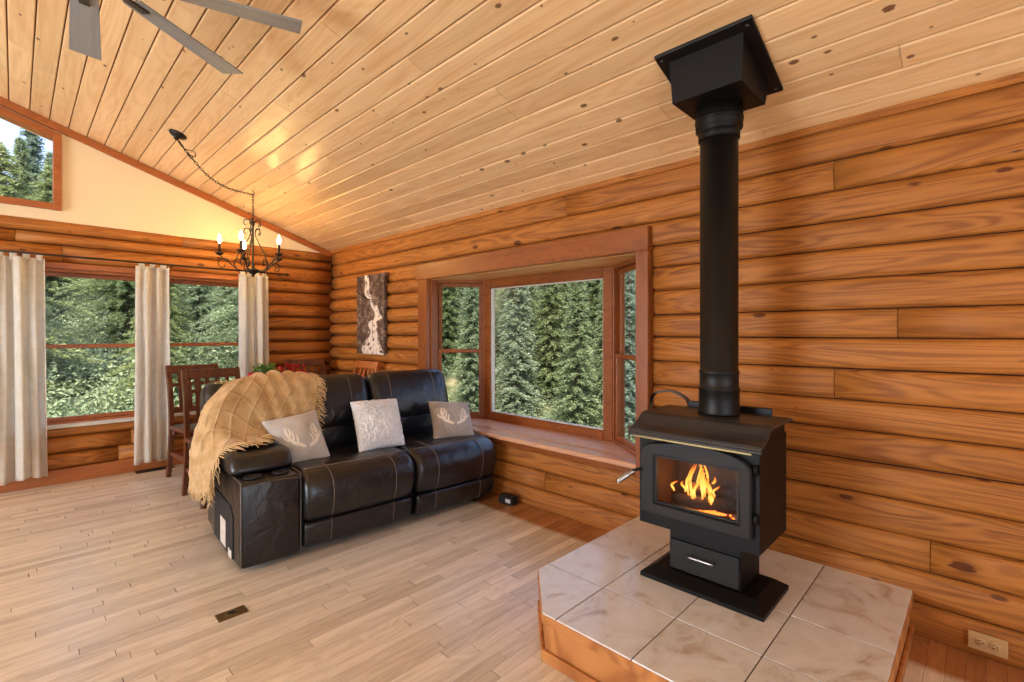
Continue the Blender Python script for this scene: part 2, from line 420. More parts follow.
def log_course(bm, fixed, axis, a0, a1, z0, z1, bulge, inward, split=True, pw_=3.4):
    """one D-shaped log: arc profile between z0 and z1, running a0..a1, in pieces"""
    cuts = [a0]
    if split:
        x = a0
        while True:
            x += rnd.uniform(3.2, 7.5)
            if x > a1-.7: break
            cuts.append(x)
    cuts.append(a1)
    for s, e in zip(cuts, cuts[1:]):
        n = 12; g = .0028
        prof = []
        for i in range(n+1):
            t = i/n; zz = z0+g+(z1-z0-2*g)*t
            prof.append((bulge*(1-abs(2*t-1)**pw_), zz))
        m = max(2, int((e-s)/.25)); rings = []
        ph = rnd.uniform(0, 50); e_ = .0012
        for j in range(m+1):
            y = s+e_+(e-s-2*e_)*j/m
            w = noise.noise(Vector((y*.9, ph, 0)))*.005
            end = .0 if 0 < j < m else .006
            ring = []
            for d, zz in [(-.02, prof[0][1])]+prof+[(-.02, prof[-1][1])]:
                dd = max(d-end, -.02) + (w if d > 0 else 0)
                p = fixed+inward*dd
                zz += noise.noise(Vector((y*.5, z0*3, 7)))*.004
                ring.append(bm.verts.new((p, y, zz) if axis == 'Y' else (y, p, zz)))
            rings.append(ring)
        for A, B in zip(rings, rings[1:]):
            for k in range(len(A)-1): bm.faces.new((A[k], A[k+1], B[k+1], B[k])).smooth = True
        bm.faces.new(rings[0]); bm.faces.new(rings[-1][::-1])

# right wall: dark chinking slab with the bay opening, and log courses in front
wr = sempty('wall_right', 'log wall holding the bay window')
bm = bmesh.new()
X0, X1 = XW+.012, XW+.05
add_box(bm, (X0, YB, -.1), (X1, OY0, 2.5)); add_box(bm, (X0, OY1, -.1), (X1, YG+.2, 2.5))
add_box(bm, (X0, OY0, -.1), (X1, OY1, OZ0)); add_box(bm, (X0, OY0, OZ1), (X1, OY1, 2.5))
obj('chinking', bm, M['gap'], wr)
bm = bmesh.new()
zb = [-.01, .138, .277, .416, .567, .713, .85, .988, 1.134, 1.277, 1.41, 1.555, 1.697, 1.83, 1.975, 2.122, 2.285]
for z0, z1 in zip(zb, zb[1:]):
    if z0 < OZ1-.02 and z1 > OZ0+.06:
        log_course(bm, XW, 'Y', YB, OY0-.01, z0, z1, .016, -1, True, 5.)
        log_course(bm, XW, 'Y', OY1+.01, YG-.01, z0+.05 if False else z0, z1, .045, -1, False)
        if z0 < OZ0 < z1 and OZ0-z0 > .03: log_course(bm, XW, 'Y', OY0-.01, OY1+.01, z0, OZ0, .026, -1, False)
    else: log_course(bm, XW, 'Y', YB, YG-.01, z0, z1, .018, -1, True, 4.5)
obj('log_courses', bm, M['log_y'], wr)

# gable wall
wf = sempty('wall_front', 'gable wall with low log courses and cream plaster above')
WZ0, WZ1, WXA, WXB, WXC, WXD = .50, 1.86, -.14, .87, .95, 1.78
bm = bmesh.new(); Y0, Y1 = YG+.012, YG+.20
add_box(bm, (XL, Y0, -.1), (WXA, Y1, 2.26)); add_box(bm, (WXD, Y0, -.1), (XW+.2, Y1, 2.26))
add_box(bm, (WXB, Y0, WZ0), (WXC, Y1, WZ1))
add_box(bm, (WXA, Y0, -.1), (WXD, Y1, WZ0)); add_box(bm, (WXA, Y0, WZ1), (WXD, Y1, 2.26))
obj('chinking', bm, M['gap'], wf)
bm = bmesh.new()
zg = [.12, .26, .40, .5, .645, .785, .925, 1.065, 1.205, 1.345, 1.485, 1.625, 1.77, 1.90, 2.06, 2.16, 2.265]
for z0, z1 in zip(zg, zg[1:]):
    if z0 >= .49 and z1 <= 1.91:
        log_course(bm, YG, 'X', WXD+.03, XW-.02, z0, z1, .05, -1, False)
        log_course(bm, YG, 'X', XL, WXA-.02, z0, z1, .04, -1)
    else: log_course(bm, YG, 'X', XL, XW-.02, z0, z1, .04, -1)
obj('log_courses', bm, M['log_x'], wf)
# cream plaster with the trapezoid clerestory opening
GX0, GX1, GZ = -.95, .235, 2.40
gtop = lambda x: zc(x)-.115
bm = bmesh.new()
add_prism(bm, [(GX1, 2.26), (XW+.2, 2.26), (XW+.2, zc(XW+.2)), (GX1, zc(GX1))], 'Y', YG, YG+.2)
add_prism(bm, [(GX0, 2.26), (GX1, 2.26), (GX1, GZ), (GX0, GZ)], 'Y', YG, YG+.2)
add_prism(bm, [(GX0, gtop(GX0)), (GX1, gtop(GX1)), (GX1, zc(GX1)+.02), (GX0, zc(GX0)+.02)], 'Y', YG, YG+.2)
add_prism(bm, [(XL, 2.26), (GX0, 2.26), (GX0, zc(GX0)), (XR, zc(XR)), (XL, zc(XL))], 'Y', YG, YG+.2)
obj('plaster', bm, M['cream'], wf)

# rake and eave trims
bm = bmesh.new()
add_prism(bm, [(XW, zc(XW)-.01), (XW, zc(XW)-.075), (XR, zc(XR)-.065), (XR, zc(XR))], 'Y', YG-.028, YG+.005)
struct('trim_1', bm, M['trim_x'])
bm = bmesh.new(); add_box(bm, (XW-.03, YB, 2.262), (XW+.01, YG, 2.30), .004)
struct('trim_2', bm, M['log_y'])
# base board of the gable wall
bm = bmesh.new(); add_box(bm, (XL, YG-.03, 0), (XW, YG+.02, .125), .006)
struct('baseboard_front', bm, M['trim_x'])

# ceiling: tongue-and-groove planks over a dark backing
ce = sempty('ceiling', 'vaulted pine plank ceiling')
bm = bmesh.new()
for xa, xb in ((XR, XW+.25), (XL-.2, XR)):
    add_prism(bm, [(xa, zc(xa)+.016), (xb, zc(xb)+.016), (xb, zc(xb)+.12), (xa, zc(xa)+.12)], 'Y', YB-.2, YG+.25)
obj('backing', bm, M['ceil_gap'], ce)
bm = bmesh.new(); pw = .1205
x = XW+.02
while x > XL:
    xa = x-pw; y = YB
    if xa < XR < x: pass
    cuts = [YB]; yy = YB+rnd.uniform(.3, 2.5)
    while yy < YG-.4: cuts.append(yy); yy += rnd.uniform(1.6, 3.8)
    cuts.append(YG)
    sgn = -SL if x > XR else SL
    for s, e in zip(cuts, cuts[1:]):
        ch = .005; g = .0032
        pr = [(x-g, .014), (x-g, ch), (x-g-ch, 0), (xa+g+ch, 0), (xa+g, ch), (xa+g, .014)]
        P = [(px, zc(px)+dz) for px, dz in pr]
        add_prism(bm, P, 'Y', s+.0008, e-.0008)
    x = xa
obj('planks', bm, M['ceil'], ce)

# floor: hardwood strips over a dark sub-floor
fl = sempty('floor', 'pale oak strip floor')
bm = bmesh.new(); add_box(bm, (XL-.2, YB-.2, -.12), (XW+.2, YG+.2, -.004)); obj('subfloor', bm, M['floor_gap'], fl)
bm = bmesh.new(); bw = .057; y = YB
while y < YG:
    xx = XL-rnd.uniform(0, 1)
    while xx < XW:
        ln = rnd.choice((.35, .5, .65, .8, 1.0, 1.25))*rnd.uniform(.85, 1.15)
        g = rnd.choice((.0008, .001, .0013, .002)); ge = rnd.choice((.0012, .002, .003, .0045))
        a, b_ = max(xx, XL), min(xx+ln, XW+.01)
        if b_-a > .02:
            lo = (a+ge/2, y+g/2, -.004); hi = (b_-ge/2, y+bw-g/2, 0.)
            v = [bm.verts.new(p) for p in ((lo[0], lo[1], 0), (hi[0], lo[1], 0), (hi[0], hi[1], 0), (lo[0], hi[1], 0), (lo[0], lo[1], -.004), (hi[0], lo[1], -.004), (hi[0], hi[1], -.004), (lo[0], hi[1], -.004))]
            for q in ((0, 1, 2, 3), (0, 4, 5, 1), (1, 5, 6, 2), (2, 6, 7, 3), (3, 7, 4, 0)): bm.faces.new([v[k] for k in q])
        xx += ln
    y += bw
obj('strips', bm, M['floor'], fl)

# walls behind the camera, with wide openings added for the fill lamps
wb = bmesh.new()
add_box(wb, (XL, YB-.2, -.1), (-3.6, YB, 2.6)); add_box(wb, (1.6, YB-.2, -.1), (XW+.2, YB, 2.6)); add_box(wb, (-3.6, YB-.2, 2.2), (1.6, YB, 2.6)); add_box(wb, (-3.6, YB-.2, -.1), (1.6, YB, .25))
add_prism(wb, [(XL, 2.6), (XW+.2, 2.6), (XW+.2, zc(XW+.2)), (XR, zc(XR)), (XL, zc(XL))][0:5], 'Y', YB-.2, YB)
struct('wall_back', wb, M['white'])
wl = bmesh.new()
add_box(wl, (XL-.2, YB-.2, -.1), (XL, 1.5, 2.4)); add_box(wl, (XL-.2, 5.1, -.1), (XL, YG+.2, 2.4)); add_box(wl, (XL-.2, 1.5, 2.1), (XL, 5.1, 2.4)); add_box(wl, (XL-.2, 1.5, -.1), (XL, 5.1, .3))
struct('wall_left', wl, M['white'])

# ------------------------------------------------------------------ windows
def frame4(bm, axis, fixed0, fixed1, a0, a1, z0, z1, w, bev=.003):
    """four members of a rectangular frame; outer rect a0..a1 x z0..z1"""
    def B(a, b_, c, d):
        if axis == 'Y': add_box(bm, (fixed0, a, c), (fixed1, b_, d), bev)
        else: add_box(bm, (a, fixed0, c), (b_, fixed1, d), bev)
    B(a0, a0+w, z0, z1); B(a1-w, a1, z0, z1); B(a0+w, a1-w, z0, z0+w); B(a0+w, a1-w, z1-w, z1)

# gable double-hung pair
for idx, (xa, xb) in enumerate(((WXA, WXB), (WXC, WXD))):
    w = sempty('window_%d' % (idx+1), 'double-hung window in the gable wall')
    bm = bmesh.new(); frame4(bm, 'X', YG-.02, YG+.14, xa, xb, WZ0, WZ1, .03); obj('frame', bm, M['trim_x'], w)
    bm = bmesh.new(); add_box(bm, (xa-.05, YG-.06, WZ0-.02), (xb+(.05 if idx else .02), YG+.03, WZ0+.012), .004); obj('sill', bm, M['bead'], w)  # pale sill colour stands in for sunlight on its edge
    for nm, za, zb_, yo in (('upper_sash', 1.165, WZ1-.03, .07), ('lower_sash', WZ0+.03, 1.20, .03)):
        bm = bmesh.new(); frame4(bm, 'X', YG+yo, YG+yo+.035, xa+.03, xb-.03, za, zb_, .034); s = obj(nm, bm, M['trim_x'], w)
        bm = bmesh.new(); add_box(bm, (xa+.06, YG+yo+.014, za+.03), (xb-.06, YG+yo+.02, zb_-.03)); obj('pane', bm, M['glass'], s)
# window head board over the pair, and the side casing
bm = bmesh.new(); add_box(bm, (WXA-.05, YG-.055, WZ1-.005), (WXD+.05, YG+.02, WZ1+.045), .004); struct('trim_3', bm, M['trim_x'])
bm = bmesh.new(); add_box(bm, (WXB-.01, YG-.03, WZ0), (WXC+.01, YG+.03, WZ1), .004); struct('trim_4', bm, M['trim_z'])
bm = bmesh.new(); add_box(bm, (WXD-.005, YG-.05, WZ0-.02), (WXD+.035, YG+.03, WZ1+.04), .004); struct('trim_5', bm, M['trim_z'])
# clerestory trapezoid
w = sempty('window_3', 'trapezoid clerestory window under the roof slope')
bm = bmesh.new(); k = .052
xa, xb = GX0, GX1+.045
add_box(bm, (xb-k, YG-.034, GZ-.045), (xb+.001, YG+.09, gtop(xb)+.028), .003)
add_box(bm, (xa, YG-.03, GZ-.025), (xa+k, YG+.1, gtop(xa)), .003)
add_box(bm, (xa+.002, YG-.03, GZ-.043), (xb-.004, YG+.1, GZ+.012), .003)
add_prism(bm, [(xa, gtop(xa)+.03), (xb-.004, gtop(xb-.004)+.03), (xb-.004, gtop(xb-.004)-.025), (xa, gtop(xa)-.025)], 'Y', YG-.03, YG+.1)
f = obj('frame', bm, M['trim_x'], w)
bm = bmesh.new(); add_prism(bm, [(GX0+.02, GZ), (GX1, GZ), (GX1, gtop(GX1)), (GX0+.02, gtop(GX0+.02))], 'Y', YG+.05, YG+.056); obj('pane', bm, M['glass'], w)

# bay window: 45 degree flanks
BX, BY0, BY1 = 3.09, 1.99, 3.36       # inner face of the middle unit
FX = XW+.04
b_ = sempty('window_4', 'bay window with a fixed centre pane and two double-hung flanks')
bm = bmesh.new(); frame4(bm, 'Y', BX, BX+.07, BY0-.02, BY1+.02, OZ0+.02, OZ1, .085, .005)
cf = obj('center_frame', bm, M['trim_y'], b_)
bm = bmesh.new(); frame4(bm, 'Y', BX+.015, BX+.05, BY0+.055, BY1-.055, OZ0+.09, OZ1-.072, .022, .003); obj('center_sash', bm, M['bead'], b_)
bm = bmesh.new(); add_box(bm, (BX+.033, BY0+.07, OZ0+.11), (BX+.039, BY1-.07, OZ1-.085)); obj('center_pane', bm, M['glass'], b_)
def flank(p0, p1, name):
    p0, p1 = Vector((*p0, 0)), Vector((*p1, 0)); d = p1-p0; ln = d.length; d.normalize(); nrm = Vector((d.y, -d.x, 0))
    if nrm.x < 0: nrm = -nrm
    mt = Matrix(((d.x, nrm.x, 0, p0.x), (d.y, nrm.y, 0, p0.y), (0, 0, 1, 0), (0, 0, 0, 1)))
    def fr(z0, z1, y0, y1, a0, a1, w):
        t = bmesh.new(); frame4(t, 'X', y0, y1, a0, a1, z0, z1, w, .003); bmesh.ops.transform(t, matrix=mt, verts=t.verts); return t
    fo = obj(name, fr(OZ0+.03, OZ1, 0, .09, 0, ln, .028), M['trim_z'], b_)
    zm = 1.13
    for nm, za, zb_, yo in (('upper_sash', zm-.02, OZ1-.028, .045), ('lower_sash', OZ0+.058, zm+.02, .012)):
        obj(nm, fr(za, zb_, yo, yo+.03, .028, ln-.028, .034), M['trim_z'], fo)
        t = bmesh.new(); add_box(t, (.058, yo+.012, za+.03), (ln-.058, yo+.018, zb_-.03)); bmesh.ops.transform(t, matrix=mt, verts=t.verts)
        obj('pane', t, M['glass'], fo)
flank((FX, OY1-.0), (BX+.01, BY1+.01), 'left_flank_frame')
flank((FX, OY0+.0), (BX+.01, BY0-.01), 'right_flank_frame')
# bay seat board, soffit, roof and skirt
bm = bmesh.new()
sp = [(XW+.088, OY0-.02), (BX+.09, BY0-.05), (BX+.09, BY1+.05), (XW+.088, OY1+.02)]
add_prism(bm, sp, 'Z', OZ0-.005, OZ0+.035); obj('seat_board', bm, M['sill'], b_)
bm = bmesh.new(); add_box(bm, (XW-.06, OY0-.02, OZ0+.0), (XW+.069, OY1+.02, OZ0+.033), .006); obj('front_sill', bm, M['sill'], b_)
bm = bmesh.new(); add_box(bm, (XW-.03, OY0-.02, OZ0-.045), (XW+.01, OY1+.02, OZ0), .004); obj('apron', bm, M['trim_y'], b_)
bm = bmesh.new()
for i in range(6):
    xa = XW-.0+i*.075; xb_ = xa+.073
    t = min(max((xa-XW)/(BX-XW), 0), 1)
    add_box(bm, (xa, OY0+.0+t*(BY0-OY0)-.06, OZ1-.004), (xb_, OY1-t*(OY1-BY1)+.06, OZ1+.02), .003)
obj('soffit', bm, M['soffit'], b_)
bm = bmesh.new(); add_prism(bm, [(XW+.2, OY0-.2), (BX+.35, BY0-.15), (BX+.35, BY1+.15), (XW+.2, OY1+.2)], 'Z', OZ1+.022, OZ1+.12); obj('bay_roof', bm, M['gap'], b_)
bm = bmesh.new(); add_prism(bm, sp, 'Z', OZ0-.25, OZ0-.006); obj('bay_floor', bm, M['gap'], b_)
# interior casing
bm = bmesh.new()
add_box(bm, (XW-.062, OY0-.085, OZ1+.0), (XW+.0, OY1+.16, 1.948), .004); obj('head_casing', bm, M['trim_y'], b_)
bm = bmesh.new(); add_box(bm, (XW-.062, OY0-.085, OZ0-.05), (XW+.02, OY0+.0, OZ1), .004); obj('side_casing', bm, M['trim_z'], b_)
bm = bmesh.new(); add_box(bm, (XW-.055, OY1+.0, OZ0-.05), (XW+.02, OY1+.14, OZ1), .004); add_box(bm, (XW-.01, OY1-.02, OZ0+.03), (XW+.06, OY1+.012, OZ1), .004); obj('side_casing', bm, M['trim_z'], b_)

# ------------------------------------------------------------------ curtains and rod
def curtain(x0, x1, z0, z1, label, folds, seed, flare=0.):
    r = random.Random(seed)
    t = thing('curtain', label, 'curtain', ((x0+x1)/2, YG-.125, z0), group='linen tab-top curtains on the gable windows')
    w = x1-x0; ph = r.uniform(0, 6)
    fs = [r.uniform(.7, 1.4) for _ in range(6)]
    def fn(u, v):
        z = (z1-z0)*v
        bot = 1-v
        uu = u+.02*math.sin(5*u+3*v+ph)
        am = .022+.016*bot
        d = math.sin(uu*folds*2*PI+ph)*am + math.sin(uu*folds*2*PI*.47+ph*2+v)*am*.6 + .006*math.sin(v*9+u*14)
        xx = (u-.5)*w*(1+flare*bot) + .012*math.sin(uu*folds*2*PI*2+ph)*.5
        zz = z + (.012*math.sin(u*9+ph) if v < .001 else 0)
        return Vector((xx, d, zz))
    bm = bmesh.new(); add_grid(bm, fn, 90, 40)
    p = obj('panel', bm, M['curtain'], t)
    md = p.modifiers.new('thick', 'SOLIDIFY'); md.thickness = .003
    nt_ = max(3, round(w/.075))
    for k in range(nt_):
        bm = bmesh.new(); u = (k+.5)/nt_; cx = (u-.5)*w; dy = fn(u, 1.).y
        top = z1-z0
        def tabf(a, b_, cx=cx, dy=dy, top=top):
            ang = PI*b_
            return Vector((cx+(a-.5)*.042, (.004+dy*(1-math.sin(ang))*.9) - .016*math.cos(ang), top-.03+.066*math.sin(ang)))
        add_grid(bm, tabf, 3, 10); tb = obj('tab', bm, M['curtain'], t)
        md = tb.modifiers.new('thick', 'SOLIDIFY'); md.thickness = .004
    return t
ZR = 1.955
curtain(-.20, .178, .1, ZR-.035, 'widest linen curtain at the left end of the rod, beside the first window', 4.2, 3, .10)
curtain(.78, 1.03, .09, ZR-.035, 'narrow linen curtain hanging between the two gable windows', 3.2, 5, .12)
curtain(1.64, 1.93, .09, ZR-.035, 'linen curtain at the right end of the rod, below the chandelier', 3.4, 8, .02)
t = thing('curtain_rod', 'dark bronze curtain rod across the gable windows', 'curtain rod', (0, YG-.125, ZR))
bm = bmesh.new(); add_tube(bm, [(-.6, 0, 0), (2.12, 0, 0)], .0085, 10); obj('rod', bm, M['bronze'], t)
for xx in (-.6, 2.12):
    bm = bmesh.new(); add_lathe(bm, [(.008, 0), (.017, .006), (.019, .018), (.012, .03), (.002, .036)], 12, (xx, 0, 0), 'X'); obj('finial', bm, M['bronze'], t)
for xx in (.03, 1.06, 2.06):
    bm = bmesh.new(); add_box(bm, (xx-.012, .1, -.03), (xx+.012, .124, .03), .003); add_tube(bm, [(xx, .11, -.012), (xx, .0, -.012)], .006); obj('bracket', bm, M['bronze'], t)

# ------------------------------------------------------------------ chandelier
CX, CY = 1.586, 4.997
t = thing('chandelier', 'wrought-iron five-candle chandelier swagged on a chain near the gable', 'chandelier', (CX, CY, 1.835))
R_ = Vector((.6976, -.7165, 0)); T_ = Vector((-.7165, -.6976, 0))
bm = bmesh.new()
add_lathe(bm, [(.002, 0), (.014, .006), (.010, .02), (.03, .035), (.055, .055), (.058, .07), (.04, .078), (.02, .085), (.012, .10), (.016, .12), (.009, .14), (.008, .5), (.016, .515), (.014, .53), (.004, .545)], 20)
obj('stem', bm, M['bronze'], t)
for k in range(5):
    ang = math.radians(10+72*k); d = R_*math.cos(ang)+T_*math.sin(ang); Z = Vector((0, 0, 1))
    bm = bmesh.new()
    pt = lambda r, z: d*r+Z*z
    add_tube(bm, spline([pt(.03, .07), pt(.08, .055), pt(.14, .075), pt(.2, .13), pt(.245, .165), pt(.275, .195)], 6), .006, 6)
    # scroll under the cup
    sc_ = [pt(.245+.0+(.06)*(1-.085*i)*math.cos(2.2-i*.55), .105+.062*(1-.085*i)*math.sin(2.2-i*.55)) for i in range(11)]
    add_tube(bm, spline([pt(.2, .13)]+sc_, 3), .0045, 6)
    # inner scroll and strap up to the stem
    add_tube(bm, spline([pt(.13, .07), pt(.16, .12), pt(.14, .165), pt(.11, .16), pt(.105, .13), pt(.125, .12)], 5), .0042, 6)
    add_tube(bm, spline([pt(.155, .10), pt(.12, .22), pt(.06, .32), pt(.025, .40), pt(.03, .45), pt(.065, .46), pt(.075, .42), pt(.055, .405)], 6), .0045, 6)
    add_tube(bm, spline([pt(.01, .49), pt(.03, .54), pt(.07, .54), pt(.075, .50), pt(.05, .49)], 5), .0042, 6)
    arm = obj('arm', bm, M['bronze'], t)
    bm = bmesh.new(); add_lathe(bm, [(.006, .185), (.02, .192), (.036, .208), (.038, .214), (.03, .212), (.014, .21), (.012, .225)], 16, d*.275); obj('cup', bm, M['bronze'], t)
    bm = bmesh.new(); add_lathe(bm, [(.0105, .214), (.0105, .30), (.006, .302)], 12, d*.275)
    cn = obj('candle_sleeve', bm, M['bronze'] if k != 4 else M['ivory'], t)
    bm = bmesh.new(); add_lathe(bm, [(.006, .302), (.013, .318), (.016, .336), (.012, .358), (.005, .376), (.001, .386)], 12, d*.275)
    obj('bulb', bm, M['bulb'] if k != 4 else M['ivory'], t)
bm = bmesh.new(); add_lathe(bm, [(.004, .54), (.01, .55), (.01, .56), (.004, .565)], 10); obj('top_loop', bm, M['bronze'], t)
def chain(bm, pts, step=.026):
    pts = [Vector(p) for p in pts]; acc = 0.; flip = 0
    dense = spline(pts, 30)
    last = dense[0]
    for p in dense[1:]:
        if (p-last).length >= step:
            c = (p+last)/2; dr = (p-last).normalized()
            s = dr.orthogonal().normalized(); s = Quaternion(dr, flip*PI/2) @ s; flip += 1
            add_tube(bm, [c+dr*.018*math.cos(a)+s*.009*math.sin(a) for a in [2*PI*i/8 for i in range(8)]], .0028, 5, closed=True)
            last = p
hook = Vector((0, 0, zc(CX)-1.835)); can = Vector((.909-CX, 4.611-CY, zc(.909)-1.835))
bm = bmesh.new(); chain(bm, [hook+Vector((0, 0, -.04)), (0, 0, .6), (0, 0, .555)])
obj('drop_chain', bm, M['bronze'], t)
mid = lambda f, s: can.lerp(hook, f)+Vector((0, 0, -s))
bm = bmesh.new(); chain(bm, [can+Vector((0, 0, -.05)), mid(.12, .10), mid(.35, .165), mid(.6, .155), mid(.85, .09), hook+Vector((0, 0, -.045))])
obj('swag_chain', bm, M['bronze'], t)
bm = bmesh.new(); tl = can+Vector((0, 0, -.045))
add_tube(bm, spline([tl, tl+Vector((.05, .03, -.05)), tl+Vector((.12, .05, -.05)), tl+Vector((.13, .06, -.09)), tl+Vector((.07, .04, -.085)), mid(.2, .12)], 6), .003, 5); obj('wire', bm, M['bronze'], t)
bm = bmesh.new(); add_tube(bm, spline([hook+Vector((0, 0, .0)), hook+Vector((0, 0, -.02)), hook+Vector((.014, 0, -.035)), hook+Vector((0, 0, -.05)), hook+Vector((-.014, 0, -.036))], 5), .004, 6); obj('ceiling_hook', bm, M['bronze'], t)
bm = bmesh.new(); add_lathe(bm, [(.062, 0), (.062, -.008), (.05, -.02), (.02, -.03), (.012, -.05), (.002, -.055)], 24)
bmesh.ops.transform(bm, matrix=Matrix.Translation(can) @ Matrix.Rotation(math.atan(SL), 4, 'Y'), verts=bm.verts); obj('canopy', bm, M['bronze'], t)

# ------------------------------------------------------------------ ceiling fan
FXc, FYc, FZ = .185, 2.47, 2.70
t = thing('ceiling_fan', 'grey ceiling fan with wide flat blades under the vaulted ceiling', 'ceiling fan', (FXc, FYc, FZ))
bm = bmesh.new(); add_lathe(bm, [(.05, -.05), (.10, -.03), (.115, .02), (.10, .07), (.05, .10), (.02, .11)], 28); obj('motor', bm, M['grey_metal'], t)
bm = bmesh.new(); add_lathe(bm, [(.013, .1), (.013, zc(FXc)-FZ-.03)], 12); obj('downrod', bm, M['grey_metal'], t)
bm = bmesh.new(); h_ = zc(FXc)-FZ; add_lathe(bm, [(.02, h_-.075), (.055, h_-.05), (.065, h_+.015)], 24); obj('canopy', bm, M['grey_metal'], t)
for k in range(7):
    a = math.radians(-17.5+51.43*k)
    mt = Matrix.Rotation(a, 4, 'Z') @ Matrix.Rotation(math.radians(6), 4, 'X')
    bm = bmesh.new(); add_prism(bm, [(.19, -.045), (.765, -.062), (.765, .062), (.19, .045)], 'Z', -.004, .004, .0015)
    bl = obj('blade', bm, M['grey_blade'], t); bl.matrix_local = mt
    bm = bmesh.new(); add_box(bm, (.08, -.02, -.012), (.26, .02, -.003), .003); bk = obj('blade_bracket', bm, M['grey_metal'], bl)

# ------------------------------------------------------------------ sofa (local: u along, v back, z up)
SR = math.radians(-3.5)
sofa = thing('reclining_sofa', 'dark brown leather two-seat reclining sofa with a console end', 'sofa', (.84, 2.849, 0), SR)
def leatherpart(name, rings_fn, parent=sofa): pass
# base body
bm = bmesh.new(); add_box(bm, (.01, .06, .03), (1.74, .9, .30), .02, 2); obj('base', bm, M['leather'], sofa)
for fu, fv in ((.06, .1), (1.68, .1), (.06, .84), (1.68, .84)):
    bm = bmesh.new(); add_lathe(bm, [(.022, 0), (.026, .04)], 12, (fu, fv, 0)); obj('foot', bm, M['bracket'], sofa)
# console arm
bm = bmesh.new(); add_box(bm, (0, 0, .025), (.318, .72, .485), .022, 3)
for v in bm.verts:
    if v.co.z > .3: v.co.z += .012*math.sin(PI*max(0, min(1, v.co.x/.318)))
con = obj('console', bm, M['leather'], sofa)
for f in con.data.polygons: f.use_smooth = True
bm = bmesh.new()
for uu in (.004, .314): bm.free(); bm = bmesh.new(); add_tube(bm, spline([(uu, -.002, .04), (uu, -.003, .25), (uu, -.002, .46), (uu, .02, .489), (uu, .16, .492)], 6), .0022, 5); obj('seam', bm, M['seam'], con); bm = bmesh.new()
add_tube(bm, spline([(.008, -.001, .468), (.16, -.003, .478), (.31, -.001, .468)], 8), .002, 5); obj('seam', bm, M['seam'], con)
for uu in (.085, .232):
    bm = bmesh.new(); add_lathe(bm, [(.046, .49), (.047, .4985), (.041, .500), (.038, .496), (.034, .4945)], 24, (uu, .088, 0)); obj('cup_holder', bm, M['bracket'], con)
prof = smooth_closed([(.16, .50), (.40, .49), (.66, .50), (.67, .56), (.62, .60), (.42, .605), (.23, .60), (.16, .56)], 5)
bm = bmesh.new(); add_loft(bm, prof, -.012, .325, .05, 6, .04); obj('console_pad', bm, M['leather'], sofa)
bm = bmesh.new(); add_prism(bm, [(.14, .04), (.60, .04), (.60, .335), (.20, .325), (.14, .27)], 'X', -.006, .004, .002); br = obj('side_bracket_panel', bm, M['bracket'], sofa)
bm = bmesh.new(); add_prism(bm, [(.30, .055), (.43, .055), (.43, .21), (.30, .21)], 'X', -.0075, -.0055); obj('care_label', bm, M['label'], br)
bm = bmesh.new(); add_prism(bm, [(.16, .035), (.235, .035), (.235, .08), (.16, .08)], 'X', -.0075, -.0055); obj('care_label', bm, M['label'], br)
# seats
sprof = smooth_closed([(.70, .24), (.70, .44), (.50, .468), (.26, .492), (.09, .488), (-.015, .452), (-.055, .38), (-.05, .29), (-.01, .205), (.08, .185), (.4, .2)], 5)
fprof = smooth_closed([(.20, .05), (.20, .185), (.06, .19), (-.018, .192), (-.03, .15), (-.012, .07), (.03, .045)], 5)
bprof_low = smooth_closed([(.60, .42), (.56, .48), (.552, .56), (.575, .645), (.63, .66), (.70, .60), (.72, .45)], 5)
bprof_top = smooth_closed([(.59, .615), (.545, .66), (.548, .76), (.585, .88), (.64, .965), (.71, .985), (.79, .955), (.83, .86), (.80, .70), (.72, .62)], 5)
def seams(bm, prof, us, rings_scale=1.012, lo=-9, hi=9, zlo=-9, vhi=9, r=.0022):
    cx = sum(p[0] for p in prof)/len(prof); cz = sum(p[1] for p in prof)/len(prof)
    for u in us:
        run = []
        for v, z in prof:
            if zlo < z and v < vhi: run.append(Vector((u, cx+(v-cx)*rings_scale, cz+(z-cz)*rings_scale)))
            elif len(run) > 3: add_tube(bm, run, r, 5); run = []
            else: run = []
        if len(run) > 3: add_tube(bm, run, r, 5)
for i, (ua, ub) in enumerate(((.325, 1.055), (1.062, 1.775))):
    bm = bmesh.new(); add_loft(bm, sprof, ua, ub, .05, 6, .03); s = obj('seat_cushion', bm, M['leather'], sofa)
    bm = bmesh.new()
    cxs = sum(p[0] for p in sprof)/len(sprof)
    for uq in (ua+.16, ub-.16): b3 = bmesh.new(); seams(b3, sprof, (uq,), 1.0285, vhi=.62, zlo=.2); obj('seam', b3, M['seam'], s)
    arc = [(ua+.02+(ub-ua-.04)*k/16, .055-.05*math.sin(PI*k/16)-.012, .499+.009*math.sin(PI*k/16)) for k in range(17)]
    add_tube(bm, arc, .0024, 5)
    obj('seam', bm, M['seam'], s)
    bm = bmesh.new(); add_loft(bm, fprof, ua+.005, ub-.02, .02, 4, .0); f = obj('footrest', bm, M['leather'], sofa)
    
    for uq in (ua+.16, ub-.16): b3 = bmesh.new(); seams(b3, fprof, (uq,), 1.012, vhi=.1, zlo=.05); obj('seam', b3, M['seam'], f)
